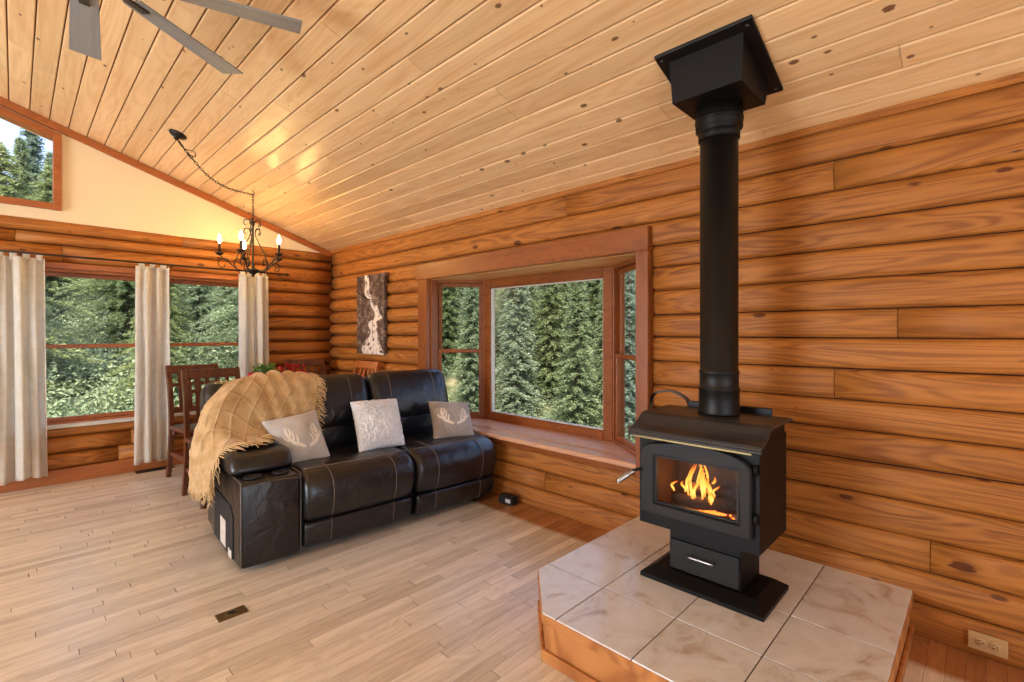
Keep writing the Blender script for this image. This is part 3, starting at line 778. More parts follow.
for i, (ua, ub) in enumerate(((-.06, .325), (.33, 1.03), (1.035, 1.755))):
    bm = bmesh.new(); add_loft(bm, bprof_low, ua+.02, ub-.02, .05, 6, .05); obj('lumbar_cushion', bm, M['leather'], sofa)
    bm = bmesh.new(); add_loft(bm, bprof_top, ua+.004, ub-.004, .07, 7, .025); b1 = obj('back_cushion', bm, M['leather'], sofa)
    if i:
        
        for uq in (ua+.16, ub-.16): b3 = bmesh.new(); seams(b3, bprof_top, (uq,), 1.022, zlo=.66, vhi=.8); obj('seam', b3, M['seam'], b1)
bm = bmesh.new(); add_prism(bm, [(.66, .25), (.90, .25), (.86, .72), (.80, .92), (.70, .93), (.68, .5)], 'X', -.03, 1.735, .02); obj('back_shell', bm, M['leather'], sofa)

# ------------------------------------------------------------------ throw blanket
SM = Matrix.Translation((.84, 2.849, 0)) @ Matrix.Rotation(SR, 4, 'Z')
TH = [  # rows across the cloth (back -> front), columns from the fringed right end to the hanging left end; sofa coordinates (u, v, z)
 [(.61, .84, .80), (.52, .85, .80), (.42, .85, .80), (.31, .85, .80), (.20, .83, .86), (.13, .66, .99), (-.035, .60, .86), (-0.079, .66, .66), (-0.084, .74, .50), (-0.084, .78, .36)],
 [(.62, .73, .985), (.53, .73, 1.0), (.43, .73, 1.0), (.32, .73, 1.0), (.22, .70, 1.0), (.105, .575, .965), (-.05, .575, .83), (-0.089, .64, .64), (-0.099, .71, .49), (-0.099, .75, .35)],
 [(.62, .60, .955), (.53, .595, .96), (.43, .595, .965), (.32, .595, .965), (.21, .57, .955), (.05, .53, .90), (-0.054, .535, .75), (-0.094, .58, .58), (-0.099, .64, .45), (-0.099, .66, .34)],
 [(.60, .545, .86), (.52, .53, .85), (.42, .53, .85), (.31, .53, .84), (.20, .52, .82), (.07, .515, .79), (-.035, .51, .69), (-0.084, .53, .53), (-0.094, .56, .42), (-0.094, .57, .34)],
 [(.58, .525, .74), (.50, .51, .73), (.41, .51, .72), (.31, .51, .71), (.22, .50, .68), (.12, .47, .655), (.02, .44, .635), (-0.059, .45, .50), (-0.074, .46, .41), (-0.079, .46, .35)],
 [(.56, .53, .66), (.48, .52, .65), (.39, .52, .64), (.30, .50, .64), (.23, .42, .637), (.15, .34, .634), (.03, .34, .626), (-.055, .36, .50), (-0.054, .36, .44), (-0.059, .36, .39)],
]
def catm(p0, p1, p2, p3, t): return .5*((2*p1)+(p2-p0)*t+(2*p0-5*p1+4*p2-p3)*t*t+(3*p1-p0-3*p2+p3)*t**3)
THV = [[Vector(p) for p in row] for row in TH]
def thsurf(a, b):   # a along columns 0..1, b along rows 0..1
    nr, nc = len(THV), len(THV[0])
    def at(row, a):
        x = a*(nc-1); i = min(int(x), nc-2); f = x-i
        q = [row[max(0, min(nc-1, i+k))] for k in (-1, 0, 1, 2)]
        return catm(*q, f)
    y = b*(nr-1); j = min(int(y), nr-2); f = y-j
    q = [at(THV[max(0, min(nr-1, j+k))], a) for k in (-1, 0, 1, 2)]
    return catm(*q, f)
def thnorm(a, b):
    e = .004
    du = thsurf(min(1, a+e), b)-thsurf(max(0, a-e), b); dv = thsurf(a, min(1, b+e))-thsurf(a, max(0, b-e))
    n = du.cross(dv); n.normalize()
    return n
def thfn(a, b):
    p = thsurf(a, b); n = thnorm(a, b)
    if n.z < 0 and n.y > 0: n = -n
    if n.dot(Vector((-.4, -.7, .5))) < 0: n = -n
    edge = min(1, 4*b)
    # gathered folds running from the top right towards the lap
    f = math.exp(-((a-.28)/.17)**2)*(.5+.5*math.sin((a*1.0+b*.22)*60))*.020*edge
    f += math.exp(-((a-.85)/.2)**2)*(.5+.5*math.sin(b*34+a*4))*.014*min(1, (1-a)*6+.7)
    f += .008*noise.noise(Vector((a*9, b*6, 3)))
    # raised diamond ribs
    r1 = abs(((a*10+b*4.2) % 1.)-.5)*2; r2 = abs(((a*10-b*4.2) % 1.)-.5)*2
    rib = max(0, 1-(1-r1)/.16)+max(0, 1-(1-r2)/.16)
    return p+n*(.008+f+.0055*min(1, rib))
bl = thing('throw_blanket', 'mustard knitted throw with fringe draped over the sofa console end', 'blanket', (.84, 2.849, 0), SR)
bm = bmesh.new(); add_grid(bm, thfn, 260, 120)
o = obj('knit', bm, M['throw'], bl); md = o.modifiers.new('t', 'SOLIDIFY'); md.thickness = .006; md.offset = 0
bm = bmesh.new(); r = random.Random(4)
def strand(p, d, ln, sag, wig=.012):
    pts = []
    for k in range(6):
        s = k/5
        pts.append(p+d*ln*s+Vector((0, 0, -sag*s*s))+Vector((r.uniform(-1, 1), r.uniform(-1, 1), r.uniform(-.5, .5)))*wig*s)
    add_tube(bm, pts, [.0042, .0042, .004, .0036, .003, .002], 5)
for k in range(46):       # right end on the back cushion
    b = .12+.86*k/45; p = thfn(.0, b); strand(p, Vector((.8, -.35, -.1)).normalized(), r.uniform(.05, .075), .035)
for k in range(44):       # bottom of the hanging side
    b = k/43; p = thfn(1., b); strand(p, Vector((r.uniform(-.1, .1), -.25, -1)), r.uniform(.04, .07), .0)
for k in range(36):       # front corner lying on the pad and over the edge
    a = .42+.30*k/35; p = thfn(a, 1.)
    strand(p+Vector((0, 0, .004)), Vector((.55+r.uniform(-.3, .3), -.8, -.06)).normalized(), r.uniform(.06, .11), .012)
for k in range(26):
    a = .72+.26*k/25; p = thfn(a, 1.); strand(p, Vector((r.uniform(-.15, .1), -.35, -1)).normalized(), r.uniform(.08, .13), .0, .014)
obj('fringe', bm, M['fringe'], bl)['kind'] = 'stuff'

# ------------------------------------------------------------------ cushions
def pillow(name, label, cc, thick, m, seed, fluff=0., pinch=.07):
    cc = [SM @ Vector(c) for c in cc]      # bl, br, tr, tl
    org = (cc[0]+cc[1])/2
    q = [c-org for c in cc]
    n = (q[1]-q[0]).cross(q[3]-q[0]).normalized()      # towards the camera side
    if n.dot(Vector((-.7, -.7, .1))) < 0: n = -n
    def surf(u, v, side):
        e = lambda t: 1-pinch*math.sin(PI*t)
        # edges bow inward a little between the corners
        uu = .5+(u-.5)*e(v); vv = .5+(v-.5)*e(u)
        p = q[0]*(1-uu)*(1-vv)+q[1]*uu*(1-vv)+q[2]*uu*vv+q[3]*(1-uu)*vv
        h = (max(0, math.sin(PI*u))*max(0, math.sin(PI*v)))**.42
        d = thick*h*(.62 if side > 0 else .38)
        d += .006*noise.noise(Vector((u*4, v*4, seed)))*h
        if fluff: d += fluff*h**.4*(.45*noise.noise(Vector((u*17, v*17, seed*3.7+side)))+.8*noise.noise(Vector((u*41+3, v*41, seed*1.3+side))))
        return p+n*d*side
    t = thing(name, label, 'cushion', org)
    bm = bmesh.new(); nn = 110 if fluff else 36
    add_grid(bm, lambda u, v: surf(u, v, 1), nn, nn); add_grid(bm, lambda u, v: surf(u, v, -1), nn, nn)
    bmesh.ops.remove_doubles(bm, verts=bm.verts, dist=.0008)
    obj('cover', bm, m, t)
    return t, surf, n
def antlers(t, surf, n, flip=False, scale=1., c=(.5, .45)):
    bm = bmesh.new()
    beams = [  # strokes in a unit square, right-hand antler pair drawn once and mirrored
        ([(.04, -.16), (.12, -.12), (.22, -.06), (.28, .04), (.29, .16), (.26, .27)], (.02, .032, .034, .03, .024, .01)),
        ([(.16, -.10), (.15, .0), (.13, .08)], (.022, .02, .008)),
        ([(.245, -.02), (.20, .06), (.18, .18)], (.022, .02, .008)),
        ([(.28, .08), (.23, .14), (.22, .26)], (.02, .018, .008)),
        ([(.28, .0), (.35, .05), (.37, .13)], (.02, .018, .008)),
    ]
    for mir in (1, -1):
        for pts, rr in beams:
            sp_ = spline([(p[0]*mir*scale+c[0], p[1]*scale+c[1], 0) for p in pts], 6)
            m_ = len(sp_)
            rows = []
            for i, p in enumerate(sp_):
                tg = sp_[min(i+1, m_-1)]-sp_[max(i-1, 0)]; tg.normalize(); nr = Vector((-tg.y, tg.x, 0))
                f = i/(m_-1)*(len(rr)-1); k = min(int(f), len(rr)-2); w = (rr[k]*(1-(f-k))+rr[k+1]*(f-k))*scale
                row = []
                for s in (-1, 0, 1):
                    q = p+nr*w*s; row.append(bm.verts.new(surf(max(.02, min(.98, q.x)), max(.02, min(.98, q.y)), 1)+n*(.003 if s == 0 else .0012)))
                rows.append(row)
            for A, B in zip(rows, rows[1:]):
                for k in range(2): bm.faces.new((A[k], A[k+1], B[k+1], B[k])).smooth = True
    o = obj('antler_print', bm, M['antler'], t); o['label'] = 'cream antler motif'
t, s, n = pillow('antler_cushion', 'taupe plush cushion with cream antlers leaning against the mustard throw',
    [(.335, .28, .455), (.60, .25, .462), (.575, .47, .775), (.225, .47, .735)], .15, M['plush_light'], 1)
antlers(t, s, n, scale=1.05, c=(.52, .42))
t, s, n = pillow('fur_cushion', 'white fluffy cushion in the middle between the two sofa seats',
    [(.77, .22, .485), (1.12, .22, .49), (1.20, .49, .79), (.825, .49, .80)], .15, M['fluff'], 2, .018, .04)
t, s, n = pillow('antler_cushion', 'brown mottled plush cushion with cream antlers beside the bay window sill',
    [(1.36, .22, .475), (1.70, .14, .468), (1.80, .36, .715), (1.45, .44, .755)], .13, M['plush'], 3)
antlers(t, s, n, scale=1.05, c=(.5, .45))

# ------------------------------------------------------------------ dining table, chairs, plant
def make_chair(name, label, loc, rz, m, nsl=4):
    """sits facing -y locally; back at +y"""
    t = thing(name, label, 'chair', loc, rz, 'dining chairs around the table')
    bm = bmesh.new(); add_box(bm, (-.215, -.21, .44), (.215, .20, .475), .012, 2); obj('seat', bm, m, t)
    for sx in (-1, 1):
        bm = bmesh.new(); pts = spline([(sx*.195, .27, 0), (sx*.195, .215, .25), (sx*.195, .195, .46), (sx*.195, .22, .75), (sx*.195, .285, 1.0)], 6)
        for A, B in zip(pts, pts[1:]):
            d = B-A; add_obox(bm, (A+B)/2, (.034, .042, d.length+.006), Matrix.Rotation(-math.atan2(d.y, d.z), 3, 'X'))
        obj('rear_leg', bm, m, t)
        bm = bmesh.new(); add_box(bm, (sx*.19-.02, -.195, 0), (sx*.19+.02, -.155, .44), .004); obj('front_leg', bm, m, t)
        bm = bmesh.new(); add_box(bm, (sx*.193-.01, -.16, .2), (sx*.193+.01, .21, .235), .003); obj('stretcher', bm, m, t)
    bm = bmesh.new(); add_box(bm, (-.19, -.19, .385), (.19, -.165, .44), .003); obj('apron', bm, m, t); bm = bmesh.new(); add_box(bm, (-.19, .17, .385), (.19, .195, .44), .003); obj('apron', bm, m, t)
    bm = bmesh.new(); add_obox(bm, (0, .272, .965), (.40, .024, .075), Matrix.Rotation(-.25, 3, 'X'), .005, 2); obj('top_rail', bm, m, t)
    bm = bmesh.new(); add_obox(bm, (0, .205, .60), (.37, .02, .045), Matrix.Rotation(-.1, 3, 'X'), .003); obj('lower_rail', bm, m, t)
    bm = bmesh.new(); add_obox(bm, (0, .24, .83), (.37, .018, .03), Matrix.Rotation(-.2, 3, 'X'), .003); obj('cross_rail', bm, m, t)
    for k in range(nsl):
        x = -.19+.38*(k+1)/(nsl+1)
        bm = bmesh.new()
        pts = spline([(x, .205, .60), (x, .225, .76), (x, .272, .95)], 4)
        for A, B in zip(pts, pts[1:]):
            d = B-A; add_obox(bm, (A+B)/2, (.028, .012, d.length+.004), Matrix.Rotation(-math.atan2(d.y, d.z), 3, 'X'))
        obj('slat', bm, m, t)
    return t
ch = make_chair('dining_chair', 'brown slat-back dining chair close to the middle curtain', (1.19, 5.03, 0), math.radians(6), M['chair'])
dup(ch, (1.155, 4.33, 0), math.radians(3), 'brown slat-back dining chair just behind the leather sofa, overlapped by the throw')
dup(ch, (2.26, 5.21, 0), math.radians(-4), 'brown slat-back dining chair in the corner behind the red flowers')
make_chair('dining_chair', 'light honey dining chair in the corner below the waterfall picture', (2.31, 4.62, 0), math.radians(-88), M['chair_light'])

t = thing('dining_table', 'brown wooden dining table hidden mostly behind the leather sofa', 'table', (1.78, 4.72, 0))
bm = bmesh.new(); add_box(bm, (-.41, -.42, .72), (.28, .26, .755), .01, 2); obj('tabletop', bm, M['table'], t)
bm = bmesh.new(); add_box(bm, (-.34, -.35, .64), (.22, .20, .72), .003); obj('apron', bm, M['table'], t)
for sx in (-.33, .20):
    for sy in (-.34, .19):
        bm = bmesh.new(); add_box(bm, (sx-.025, sy-.025, 0), (sx+.025, sy+.025, .64), .004); obj('leg', bm, M['table'], t)
t = thing('potted_plant', 'small bushy green plant on the dining table behind the sofa', 'plant', (1.575, 4.64, .755))
bm = bmesh.new(); add_lathe(bm, [(.04, 0), (.055, .02), (.062, .11), (.06, .13), (.052, .13), (.05, .115), (.001, .11)], 20); obj('pot', bm, M['pot'], t)
bm = bmesh.new(); r = random.Random(11)
for k in range(520):
    a = r.uniform(0, 2*PI); e = r.uniform(-.25, 1.); q = Vector((math.cos(a)*math.cos(e)*.105, math.sin(a)*math.cos(e)*.105, .175+.085*math.sin(e)))*1
    q = Vector((q.x*r.uniform(.5, 1.1), q.y*r.uniform(.5, 1.1), q.z+r.uniform(-.02, .02)))
    d = Vector((r.gauss(0, 1), r.gauss(0, 1), r.gauss(.5, 1))).normalized(); s_ = d.orthogonal().normalized()
    l = r.uniform(.018, .032); A = [bm.verts.new(q+v) for v in (Vector(), d*l*.5+s_*l*.3, d*l, d*l*.5-s_*l*.3)]; bm.faces.new(A)
obj('foliage', bm, M['leaf'], t)
t = thing('red_bowl', 'small round red bowl on the table left of the green plant', 'bowl', (1.425, 4.43, .755))
bm = bmesh.new(); add_lathe(bm, [(.03, 0), (.032, .008), (.015, .02), (.014, .12), (.03, .135), (.055, .165), (.062, .205), (.058, .205), (.05, .17), (.001, .15)], 24); obj('body', bm, M['red'], t)
t = thing('red_flowers', 'red flowers in a vase on the table right of the green plant', 'flowers', (1.86, 4.78, .755))
bm = bmesh.new(); add_lathe(bm, [(.04, 0), (.05, .05), (.035, .12), (.04, .14), (.034, .14), (.001, .1)], 18); obj('vase', bm, M['pot'], t)
bm = bmesh.new()
for k in range(14):
    a = r.uniform(0, 2*PI); rr_ = r.uniform(0, .12); c = Vector((math.cos(a)*rr_, math.sin(a)*rr_, r.uniform(.16, .235)))
    for j in range(9):
        d = Vector((r.gauss(0, 1), r.gauss(0, 1), r.gauss(.2, .7))).normalized(); s_ = d.orthogonal().normalized(); l = r.uniform(.022, .036)
        bm.faces.new([bm.verts.new(c+v) for v in (Vector(), d*l*.5+s_*l*.4, d*l, d*l*.5-s_*l*.4)])
    add_tube(bm, [c, (c.x*.2, c.y*.2, .1)], .002, 4)
obj('blooms', bm, M['redleaf'], t)

# ------------------------------------------------------------------ waterfall canvas
def waterfall():
    m, nt, b = mat('waterfall_print')
    tc = N(nt, 'ShaderNodeTexCoord'); sep = N(nt, 'ShaderNodeSeparateXYZ'); L(nt, tc, 'Object', sep, 0)   # y: along wall (0..-.59), z: 0..-.87
    n1 = N(nt, 'ShaderNodeTexNoise', ins={'Scale': 16., 'Detail': 6., 'Roughness': .7}); L(nt, tc, 'Object', n1, 'Vector')
    rock = ramp(nt, [(.36, s2l(36, 24, 20)), (.5, s2l(92, 70, 58)), (.62, s2l(150, 128, 112)), (.75, s2l(196, 182, 168))]); L(nt, n1, 'Fac', rock, 'Fac')
    n2 = N(nt, 'ShaderNodeTexNoise', ins={'Scale': 9., 'Detail': 3.}); L(nt, tc, 'Object', n2, 'Vector')
    # water course: centre drifts to the right (towards -y) going down
    cv = N(nt, 'ShaderNodeFloatCurve')
    c = cv.mapping.curves[0]; pts = [(0, .58), (.12, .52), (.26, .60), (.38, .56), (.46, .78), (.56, .66), (.72, .42), (.85, .36), (1, .34)]
    c.points[0].location = pts[0]; c.points[1].location = pts[-1]
    for p in pts[1:-1]: c.points.new(*p)
    cv.mapping.update()
    zf = mathn(nt, 'DIVIDE', (sep, 2), .87); L(nt, zf, 0, cv, 'Value')
    yf = mathn(nt, 'DIVIDE', (sep, 1), -.59)
    WOB = mathn(nt, 'MULTIPLY_ADD', (n2, 'Fac'), .34); WOB.inputs[2].default_value = -.17
    off = mathn(nt, 'ABSOLUTE', (mathn(nt, 'SUBTRACT', (mathn(nt, 'ADD', (yf, 0), (WOB, 0)), 0), (cv, 0)), 0))
    wid = ramp(nt, [(0, .46), (.14, .30), (.2, .17), (.4, .16), (.55, .09), (.7, .085), (1, .07)]); L(nt, zf, 0, wid, 'Fac')
    d = mathn(nt, 'SUBTRACT', (wid, 'Color'), (off, 0)); k = mathn(nt, 'MULTIPLY', (d, 0), 26., True)
    n3 = N(nt, 'ShaderNodeTexNoise', ins={'Scale': 22., 'Detail': 4.}); L(nt, tc, 'Object', n3, 'Vector')
    foam = mathn(nt, 'MULTIPLY', (k, 0), (mathn(nt, 'MULTIPLY', (mathn(nt, 'SUBTRACT', (n3, 'Fac'), .36), 0), 9., True), 0), True)
    mx = mixc(nt, (foam, 0), (rock, 'Color'), s2l(236, 222, 208)); nt.links.new(mx.outputs[2], b.inputs['Base Color'])
    b.inputs['Roughness'].default_value = .6
    return m
for n_ in (): pass
t = thing('wall_picture', 'tall narrow waterfall print hung on the log wall near the corner', 'picture', (XW-.05, 4.955, 1.075))
bm = bmesh.new(); add_box(bm, (-.035, -.565, 0), (.0, 0, .845), .003); obj('canvas', bm, waterfall(), t)
bm = bmesh.new(); add_tube(bm, spline([(-.037, -.0, .69), (-.039, -.12, .63), (-.038, -.24, .59), (-.037, -.32, .575)], 5), [.007]*10+[.005]*6, 5); o = obj('branch', bm, M['bracket'], t)

# ------------------------------------------------------------------ hearth
HY0, HY1, HX, HZ = .216, 1.499, 1.459, .191
t = thing('hearth_platform', 'raised tiled hearth with a cut corner carrying the black stove', 'hearth', (HX, HY0, 0))
ch_ = .245
hp = [(0, 0), (XW-.012-HX, 0), (XW-.012-HX, HY1-HY0), (ch_+.01, HY1-HY0), (0, HY1-HY0-ch_)]
bm = bmesh.new(); ins = .012
add_prism(bm, [(ins, ins), (hp[1][0]-.002, ins), (hp[2][0]-.002, hp[2][1]-ins), (hp[3][0]+.005, hp[3][1]-ins), (ins, hp[4][1]-.005)], 'Z', 0, HZ-.012); obj('core', bm, M['hearth_wood'], t)
bm = bmesh.new(); add_prism(bm, [(ins-.004, ins-.004), (hp[1][0]-.001, ins-.004), (hp[2][0]-.001, hp[2][1]-ins+.004), (hp[3][0]+.003, hp[3][1]-ins+.004), (ins-.004, hp[4][1]-.003)], 'Z', HZ-.0135, HZ-.003); obj('grout_bed', bm, M['grout'], t)
# side boards: top trim, panel battens, base strip
bm = bmesh.new(); n_ = len(hp)
for i in (0, 2, 3, 4):
    a, b2 = Vector((*hp[i], 0)), Vector((*hp[(i+1) % n_], 0)); d = (b2-a); ln = d.length; ang = math.atan2(d.y, d.x); c = (a+b2)/2
    nrm = Vector((d.y, -d.x, 0)).normalized()
    for (z0, z1, th_) in ((HZ-.042, HZ-.006, .011), (0., .045, .012)):
        add_obox(bm, c+Vector((0, 0, (z0+z1)/2))-nrm*.004, (ln, th_, z1-z0), Matrix.Rotation(ang, 3, 'Z'), .002)
obj('trim_strip', bm, M['hearth_wood'], t)
xs = [0, 1.789-HX, 2.124-HX, XW-.012-HX]; ys = [0, .544-HY0, .858-HY0, 1.186-HY0, HY1-HY0]
bm = bmesh.new(); g = .005
for i in range(3):
    for j in range(4):
        x0, x1, y0, y1 = xs[i]+g/2, xs[i+1]-g/2, ys[j]+g/2, ys[j+1]-g/2
        if i == 0 and j == 3: poly = [(x0, y0), (x1, y0), (x1, y1), (ch_+.012, y1), (x0, HY1-HY0-ch_)]
        else: poly = [(x0, y0), (x1, y0), (x1, y1), (x0, y1)]
        add_prism(bm, poly, 'Z', HZ-.01, HZ, .0015)
obj('tiles', bm, M['tile'], t)

# ------------------------------------------------------------------ wood stove   (local: x into the wall, y along the wall, z up)
SX, SY = 2.0, .865
BS = .008
st = thing('wood_stove', 'black pedestal wood stove with a lit fire on the tiled hearth', 'stove', (SX, SY, HZ))
zz = lambda z: z-HZ
# base plate with bevelled rim
bm = bmesh.new()
b0 = [(.0, -.262), (.335, -.262), (.335, .262), (.0, .262)]; b1_ = [(.055, -.215), (.285, -.215), (.285, .215), (.055, .215)]
for za, zb_, pa, pb in ((0, .018, b0, b0), (.018, .05, b0, b1_)):
    A = [bm.verts.new((*p, za)) for p in pa]; B = [bm.verts.new((*p, zb_)) for p in pb]
    for i in range(4): bm.faces.new((A[i], A[(i+1) % 4], B[(i+1) % 4], B[i]))
    if za == 0: bm.faces.new(A[::-1])
    else: bm.faces.new(B)
obj('base_plate', bm, M['stove'], st)
bm = bmesh.new(); add_box(bm, (.075, -.155, .03), (.30, .155, zz(.475)), .004, 2); ped = obj('pedestal', bm, M['stove'], st)
bm = bmesh.new(); add_box(bm, (.062, -.15, .055), (.08, .15, .185), .004, 2); dr = obj('ash_drawer', bm, M['stove_door'], st)
bm = bmesh.new(); add_tube(bm, spline([(.066, .05, .137), (.04, .05, .137), (.036, .045, .137), (.036, -.045, .137), (.04, -.05, .137), (.066, -.05, .137)], 4), .0045, 8); obj('drawer_handle', bm, M['chrome'], dr)
# body as a hollow firebox: five plates
yb, zlo, zhi, xb_ = .256, zz(.440), zz(.868), .352
bm = bmesh.new()
add_box(bm, (.012, -yb, zlo), (xb_-.02, -yb+.02, zhi)); add_box(bm, (.012, yb-.02, zlo), (xb_-.02, yb, zhi))
add_box(bm, (xb_-.02, -yb, zlo), (xb_, yb, zhi)); add_box(bm, (.012, -yb+.02, zlo), (xb_-.02, yb-.02, zlo+.02)); add_box(bm, (.012, -yb+.02, zhi-.03), (xb_-.02, yb-.02, zhi))
wx, wz0, wz1 = .178, zz(.550), zz(.762)
add_box(bm, (0, -yb, zlo), (.012, yb, wz0-.01)); add_box(bm, (0, -yb, wz1+.01), (.012, yb, zhi))
add_box(bm, (0, -yb, wz0-.01), (.012, -wx-.01, wz1+.01)); add_box(bm, (0, wx+.01, wz0-.01), (.012, yb, wz1+.01))
for v in bm.verts: v.co.y += BS
obj('body', bm, M['stove'], st)
bm = bmesh.new(); add_box(bm, (.295, -yb+.03, zlo+.02), (.312, yb-.03, zhi-.03)); add_box(bm, (.02, -yb+.022, zlo+.02), (.3, -yb+.04, zhi-.03)); add_box(bm, (.02, yb-.04, zlo+.02), (.3, yb-.022, zhi-.03)); add_box(bm, (.02, -yb+.03, zlo+.02), (.30, yb-.03, zlo+.05))
obj('firebrick_lining', bm, M['brick'], st)
# cooktop with ogee front lip
pr = [(-.055, zz(.846)), (-.062, zz(.860)), (-.055, zz(.872)), (-.03, zz(.878)), (.0, zz(.884)), (.03, zz(.902)), (.055, zz(.924)), (.08, zz(.932)), (.32, zz(.934)), (.345, zz(.932)), (.357, zz(.922))]
pr2 = [(x, z-.012) for x, z in reversed(pr)]; pr2[-1] = (-.05, zz(.84))
bm = bmesh.new(); add_prism(bm, [(p[0], p[1]) for p in pr+pr2], 'Y', -.272, .288, .0015); top = obj('cooktop', bm, M['stovetop'], st)
bm = bmesh.new(); add_prism(bm, [(0.02, zz(.868)), (0.02, zz(.875)), (.06, zz(.912)), (.085, zz(.920)), (.335, zz(.920)), (.335, zz(.868))], 'Y', -yb+BS+.002, yb+BS-.002); obj('top_riser', bm, M['stove'], st)
bm = bmesh.new(); add_box(bm, (-.053, -.235, zz(.834)), (-.046, .27, zz(.844)), .001); o = obj('trim_bar', bm, M['brass'], top); o['label'] = 'brass strip under the top lip'
# door with arched top corners and a window
bm = bmesh.new()
def dooroutline():
    y0, y1, z0, z1 = -.226, .246, zz(.502), zz(.832)
    P = [(y0, z0), (y1, z0)]
    for k in range(9): a = PI/2*k/8; P.append((y1-.085+.085*math.cos(a), z1-.07+.055*math.sin(a)))
    for k in range(9): f = k/8; y = (y1-.085)*(1-2*f); P.append((y, z1-.015+.018*(1-(2*f-1)**2)))
    for k in range(9): a = PI/2+PI/2*k/8; P.append((y0+.085+.085*math.cos(a), z1-.07+.055*math.sin(a)))
    return P
out = dooroutline(); inn = [(-wx, wz0), (wx, wz0), (wx, wz1), (-wx, wz1)]
for xf in (-.03,):
    # ring: bridge outer outline to inner window rectangle by angle
    def P3(q, x): return Vector((x, q[0], q[1]))
    cz = (wz0+wz1)/2
    m_ = 96; rings = []
    def hit(poly, a):
        d = (math.cos(a), math.sin(a)); best = None
        for i in range(len(poly)):
            (x1, y1), (x2, y2) = poly[i], poly[(i+1) % len(poly)]
            y1 -= cz; y2 -= cz; ex, ey = x2-x1, y2-y1; den = d[0]*ey-d[1]*ex
            if abs(den) < 1e-12: continue
            t_ = (x1*ey-y1*ex)/den; u_ = (x1*d[1]-y1*d[0])/den
            if t_ > 0 and -1e-9 <= u_ <= 1+1e-9: best = t_ if best is None else max(best, t_)
        return (d[0]*best, d[1]*best+cz)
    angs = sorted([2*PI*k/m_ for k in range(m_)]+[math.atan2(p[1]-cz, p[0]) % (2*PI) for p in inn]+[math.atan2(p[1]-cz, p[0]) % (2*PI) for p in out[:2]])
    O_ = [hit(out, a) for a in angs]; I_ = [hit(inn, a) for a in angs]
    def scl(q, k): return (q[0]*k, cz+(q[1]-cz)*k)
    layers = [[P3(q, 0.) for q in O_], [P3(q, -.022) for q in O_], [P3(scl(q, .975), -.032) for q in O_], [P3(scl(q, 1.05), -.032) for q in I_], [P3(q, -.024) for q in I_], [P3(q, 0.) for q in I_]]
    vs = [[bm.verts.new(p) for p in l] for l in layers]; k_ = len(angs)
    for A, B in zip(vs, vs[1:]+vs[:1]):
        for i in range(k_): bm.faces.new((A[i], A[(i+1) % k_], B[(i+1) % k_], B[i]))
dr = obj('door', bm, M['stove_door'], st)
bm = bmesh.new(); add_box(bm, (-.018, -wx, wz0), (-.013, wx, wz1)); obj('door_glass', bm, M['stove_glass'], dr)
bm = bmesh.new(); frame4(bm, 'Y', -.02, -.004, -wx, wx, wz0, wz1, .008, .001); obj('gasket', bm, M['black'], dr)
bm = bmesh.new(); add_tube(bm, spline([(-.03, .236, zz(.69)), (-.05, .248, zz(.688)), (-.07, .262, zz(.682))], 5), .007, 8)
hnd = obj('handle_bar', bm, M['black'], dr)
bm = bmesh.new(); add_tube(bm, spline([(-.055, .252, zz(.686)), (-.085, .275, zz(.668)), (-.115, .298, zz(.645)), (-.12, .303, zz(.63))], 5), [.005]*2+[.009]*3+[.0135]*7+[.010]*3+[.006], 10); o = obj('handle_grip', bm, M['chrome'], dr); o['label'] = 'coiled chrome grip'
for zq in (.58, .77):
    bm = bmesh.new(); add_tube(bm, [(-.012, -.236, zz(zq)-.02), (-.012, -.236, zz(zq)+.02)], .009, 10); obj('hinge', bm, M['stove'], dr)
# rear shield and arched taupe handle behind the top
bm = bmesh.new(); add_box(bm, (.356, -.19, zz(.55)), (.366, .20, zz(.962)), .004); obj('rear_shield', bm, M['black'], st)
bm = bmesh.new()
pts = spline([(.375, .405, zz(.88)), (.375, .405, zz(.925)), (.375, .40, zz(.96)), (.375, .375, zz(.985)), (.375, .30, zz(1.0)), (.375, .23, zz(.978)), (.375, .20, zz(.945)), (.375, .20, zz(.88))], 6)
for A, B in zip(pts, pts[1:]):
    d = B-A
    if d.length > 1e-5: add_obox(bm, (A+B)/2, (.02, .012, d.length+.006), Matrix.Rotation(math.atan2(-d.y, d.z), 3, 'X'))
hh_ = obj('shield_handle', bm, M['taupe'], st); hh_['label'] = 'taupe arched handle'
bm = bmesh.new(); add_box(bm, (.364, .17, zz(.862)), (.384, .42, zz(.882)), .002); obj('cross_bar', bm, M['black'], hh_)

# stove pipe
PX, PY = 2.235-.0, .862
t = thing('stove_pipe', 'matte black stove pipe rising from the stove to the ceiling box', 'pipe', (PX, PY, .932))
bm = bmesh.new(); R0 = .081
add_lathe(bm, [(.0885, 0), (.0885, .012), (.086, .02), (.086, .11), (.0885, .113), (.0885, .118), (.086, .121), (.083, .125), (.083, .185), (.0855, .188), (.0855, .196), (R0, .2), (R0, 1.36)], 40); obj('flue', bm, M['black'], t)
bm = bmesh.new(); add_lathe(bm, [(R0, 1.24), (.088, 1.245), (.088, 1.275), (.084, 1.28), (.10, 1.29), (.10, 1.40)], 40); add_lathe(bm, [(.101, 1.32), (.103, 1.325), (.103, 1.335), (.101, 1.34)], 40); obj('collar', bm, M['stove'], t)
t2 = thing('ceiling_support_box', 'black square ceiling box where the stove pipe meets the planks', 'flue box', (2.19, .845, zc(2.19)))
bm = bmesh.new(); hs = .205
sl = lambda x: -SL*x
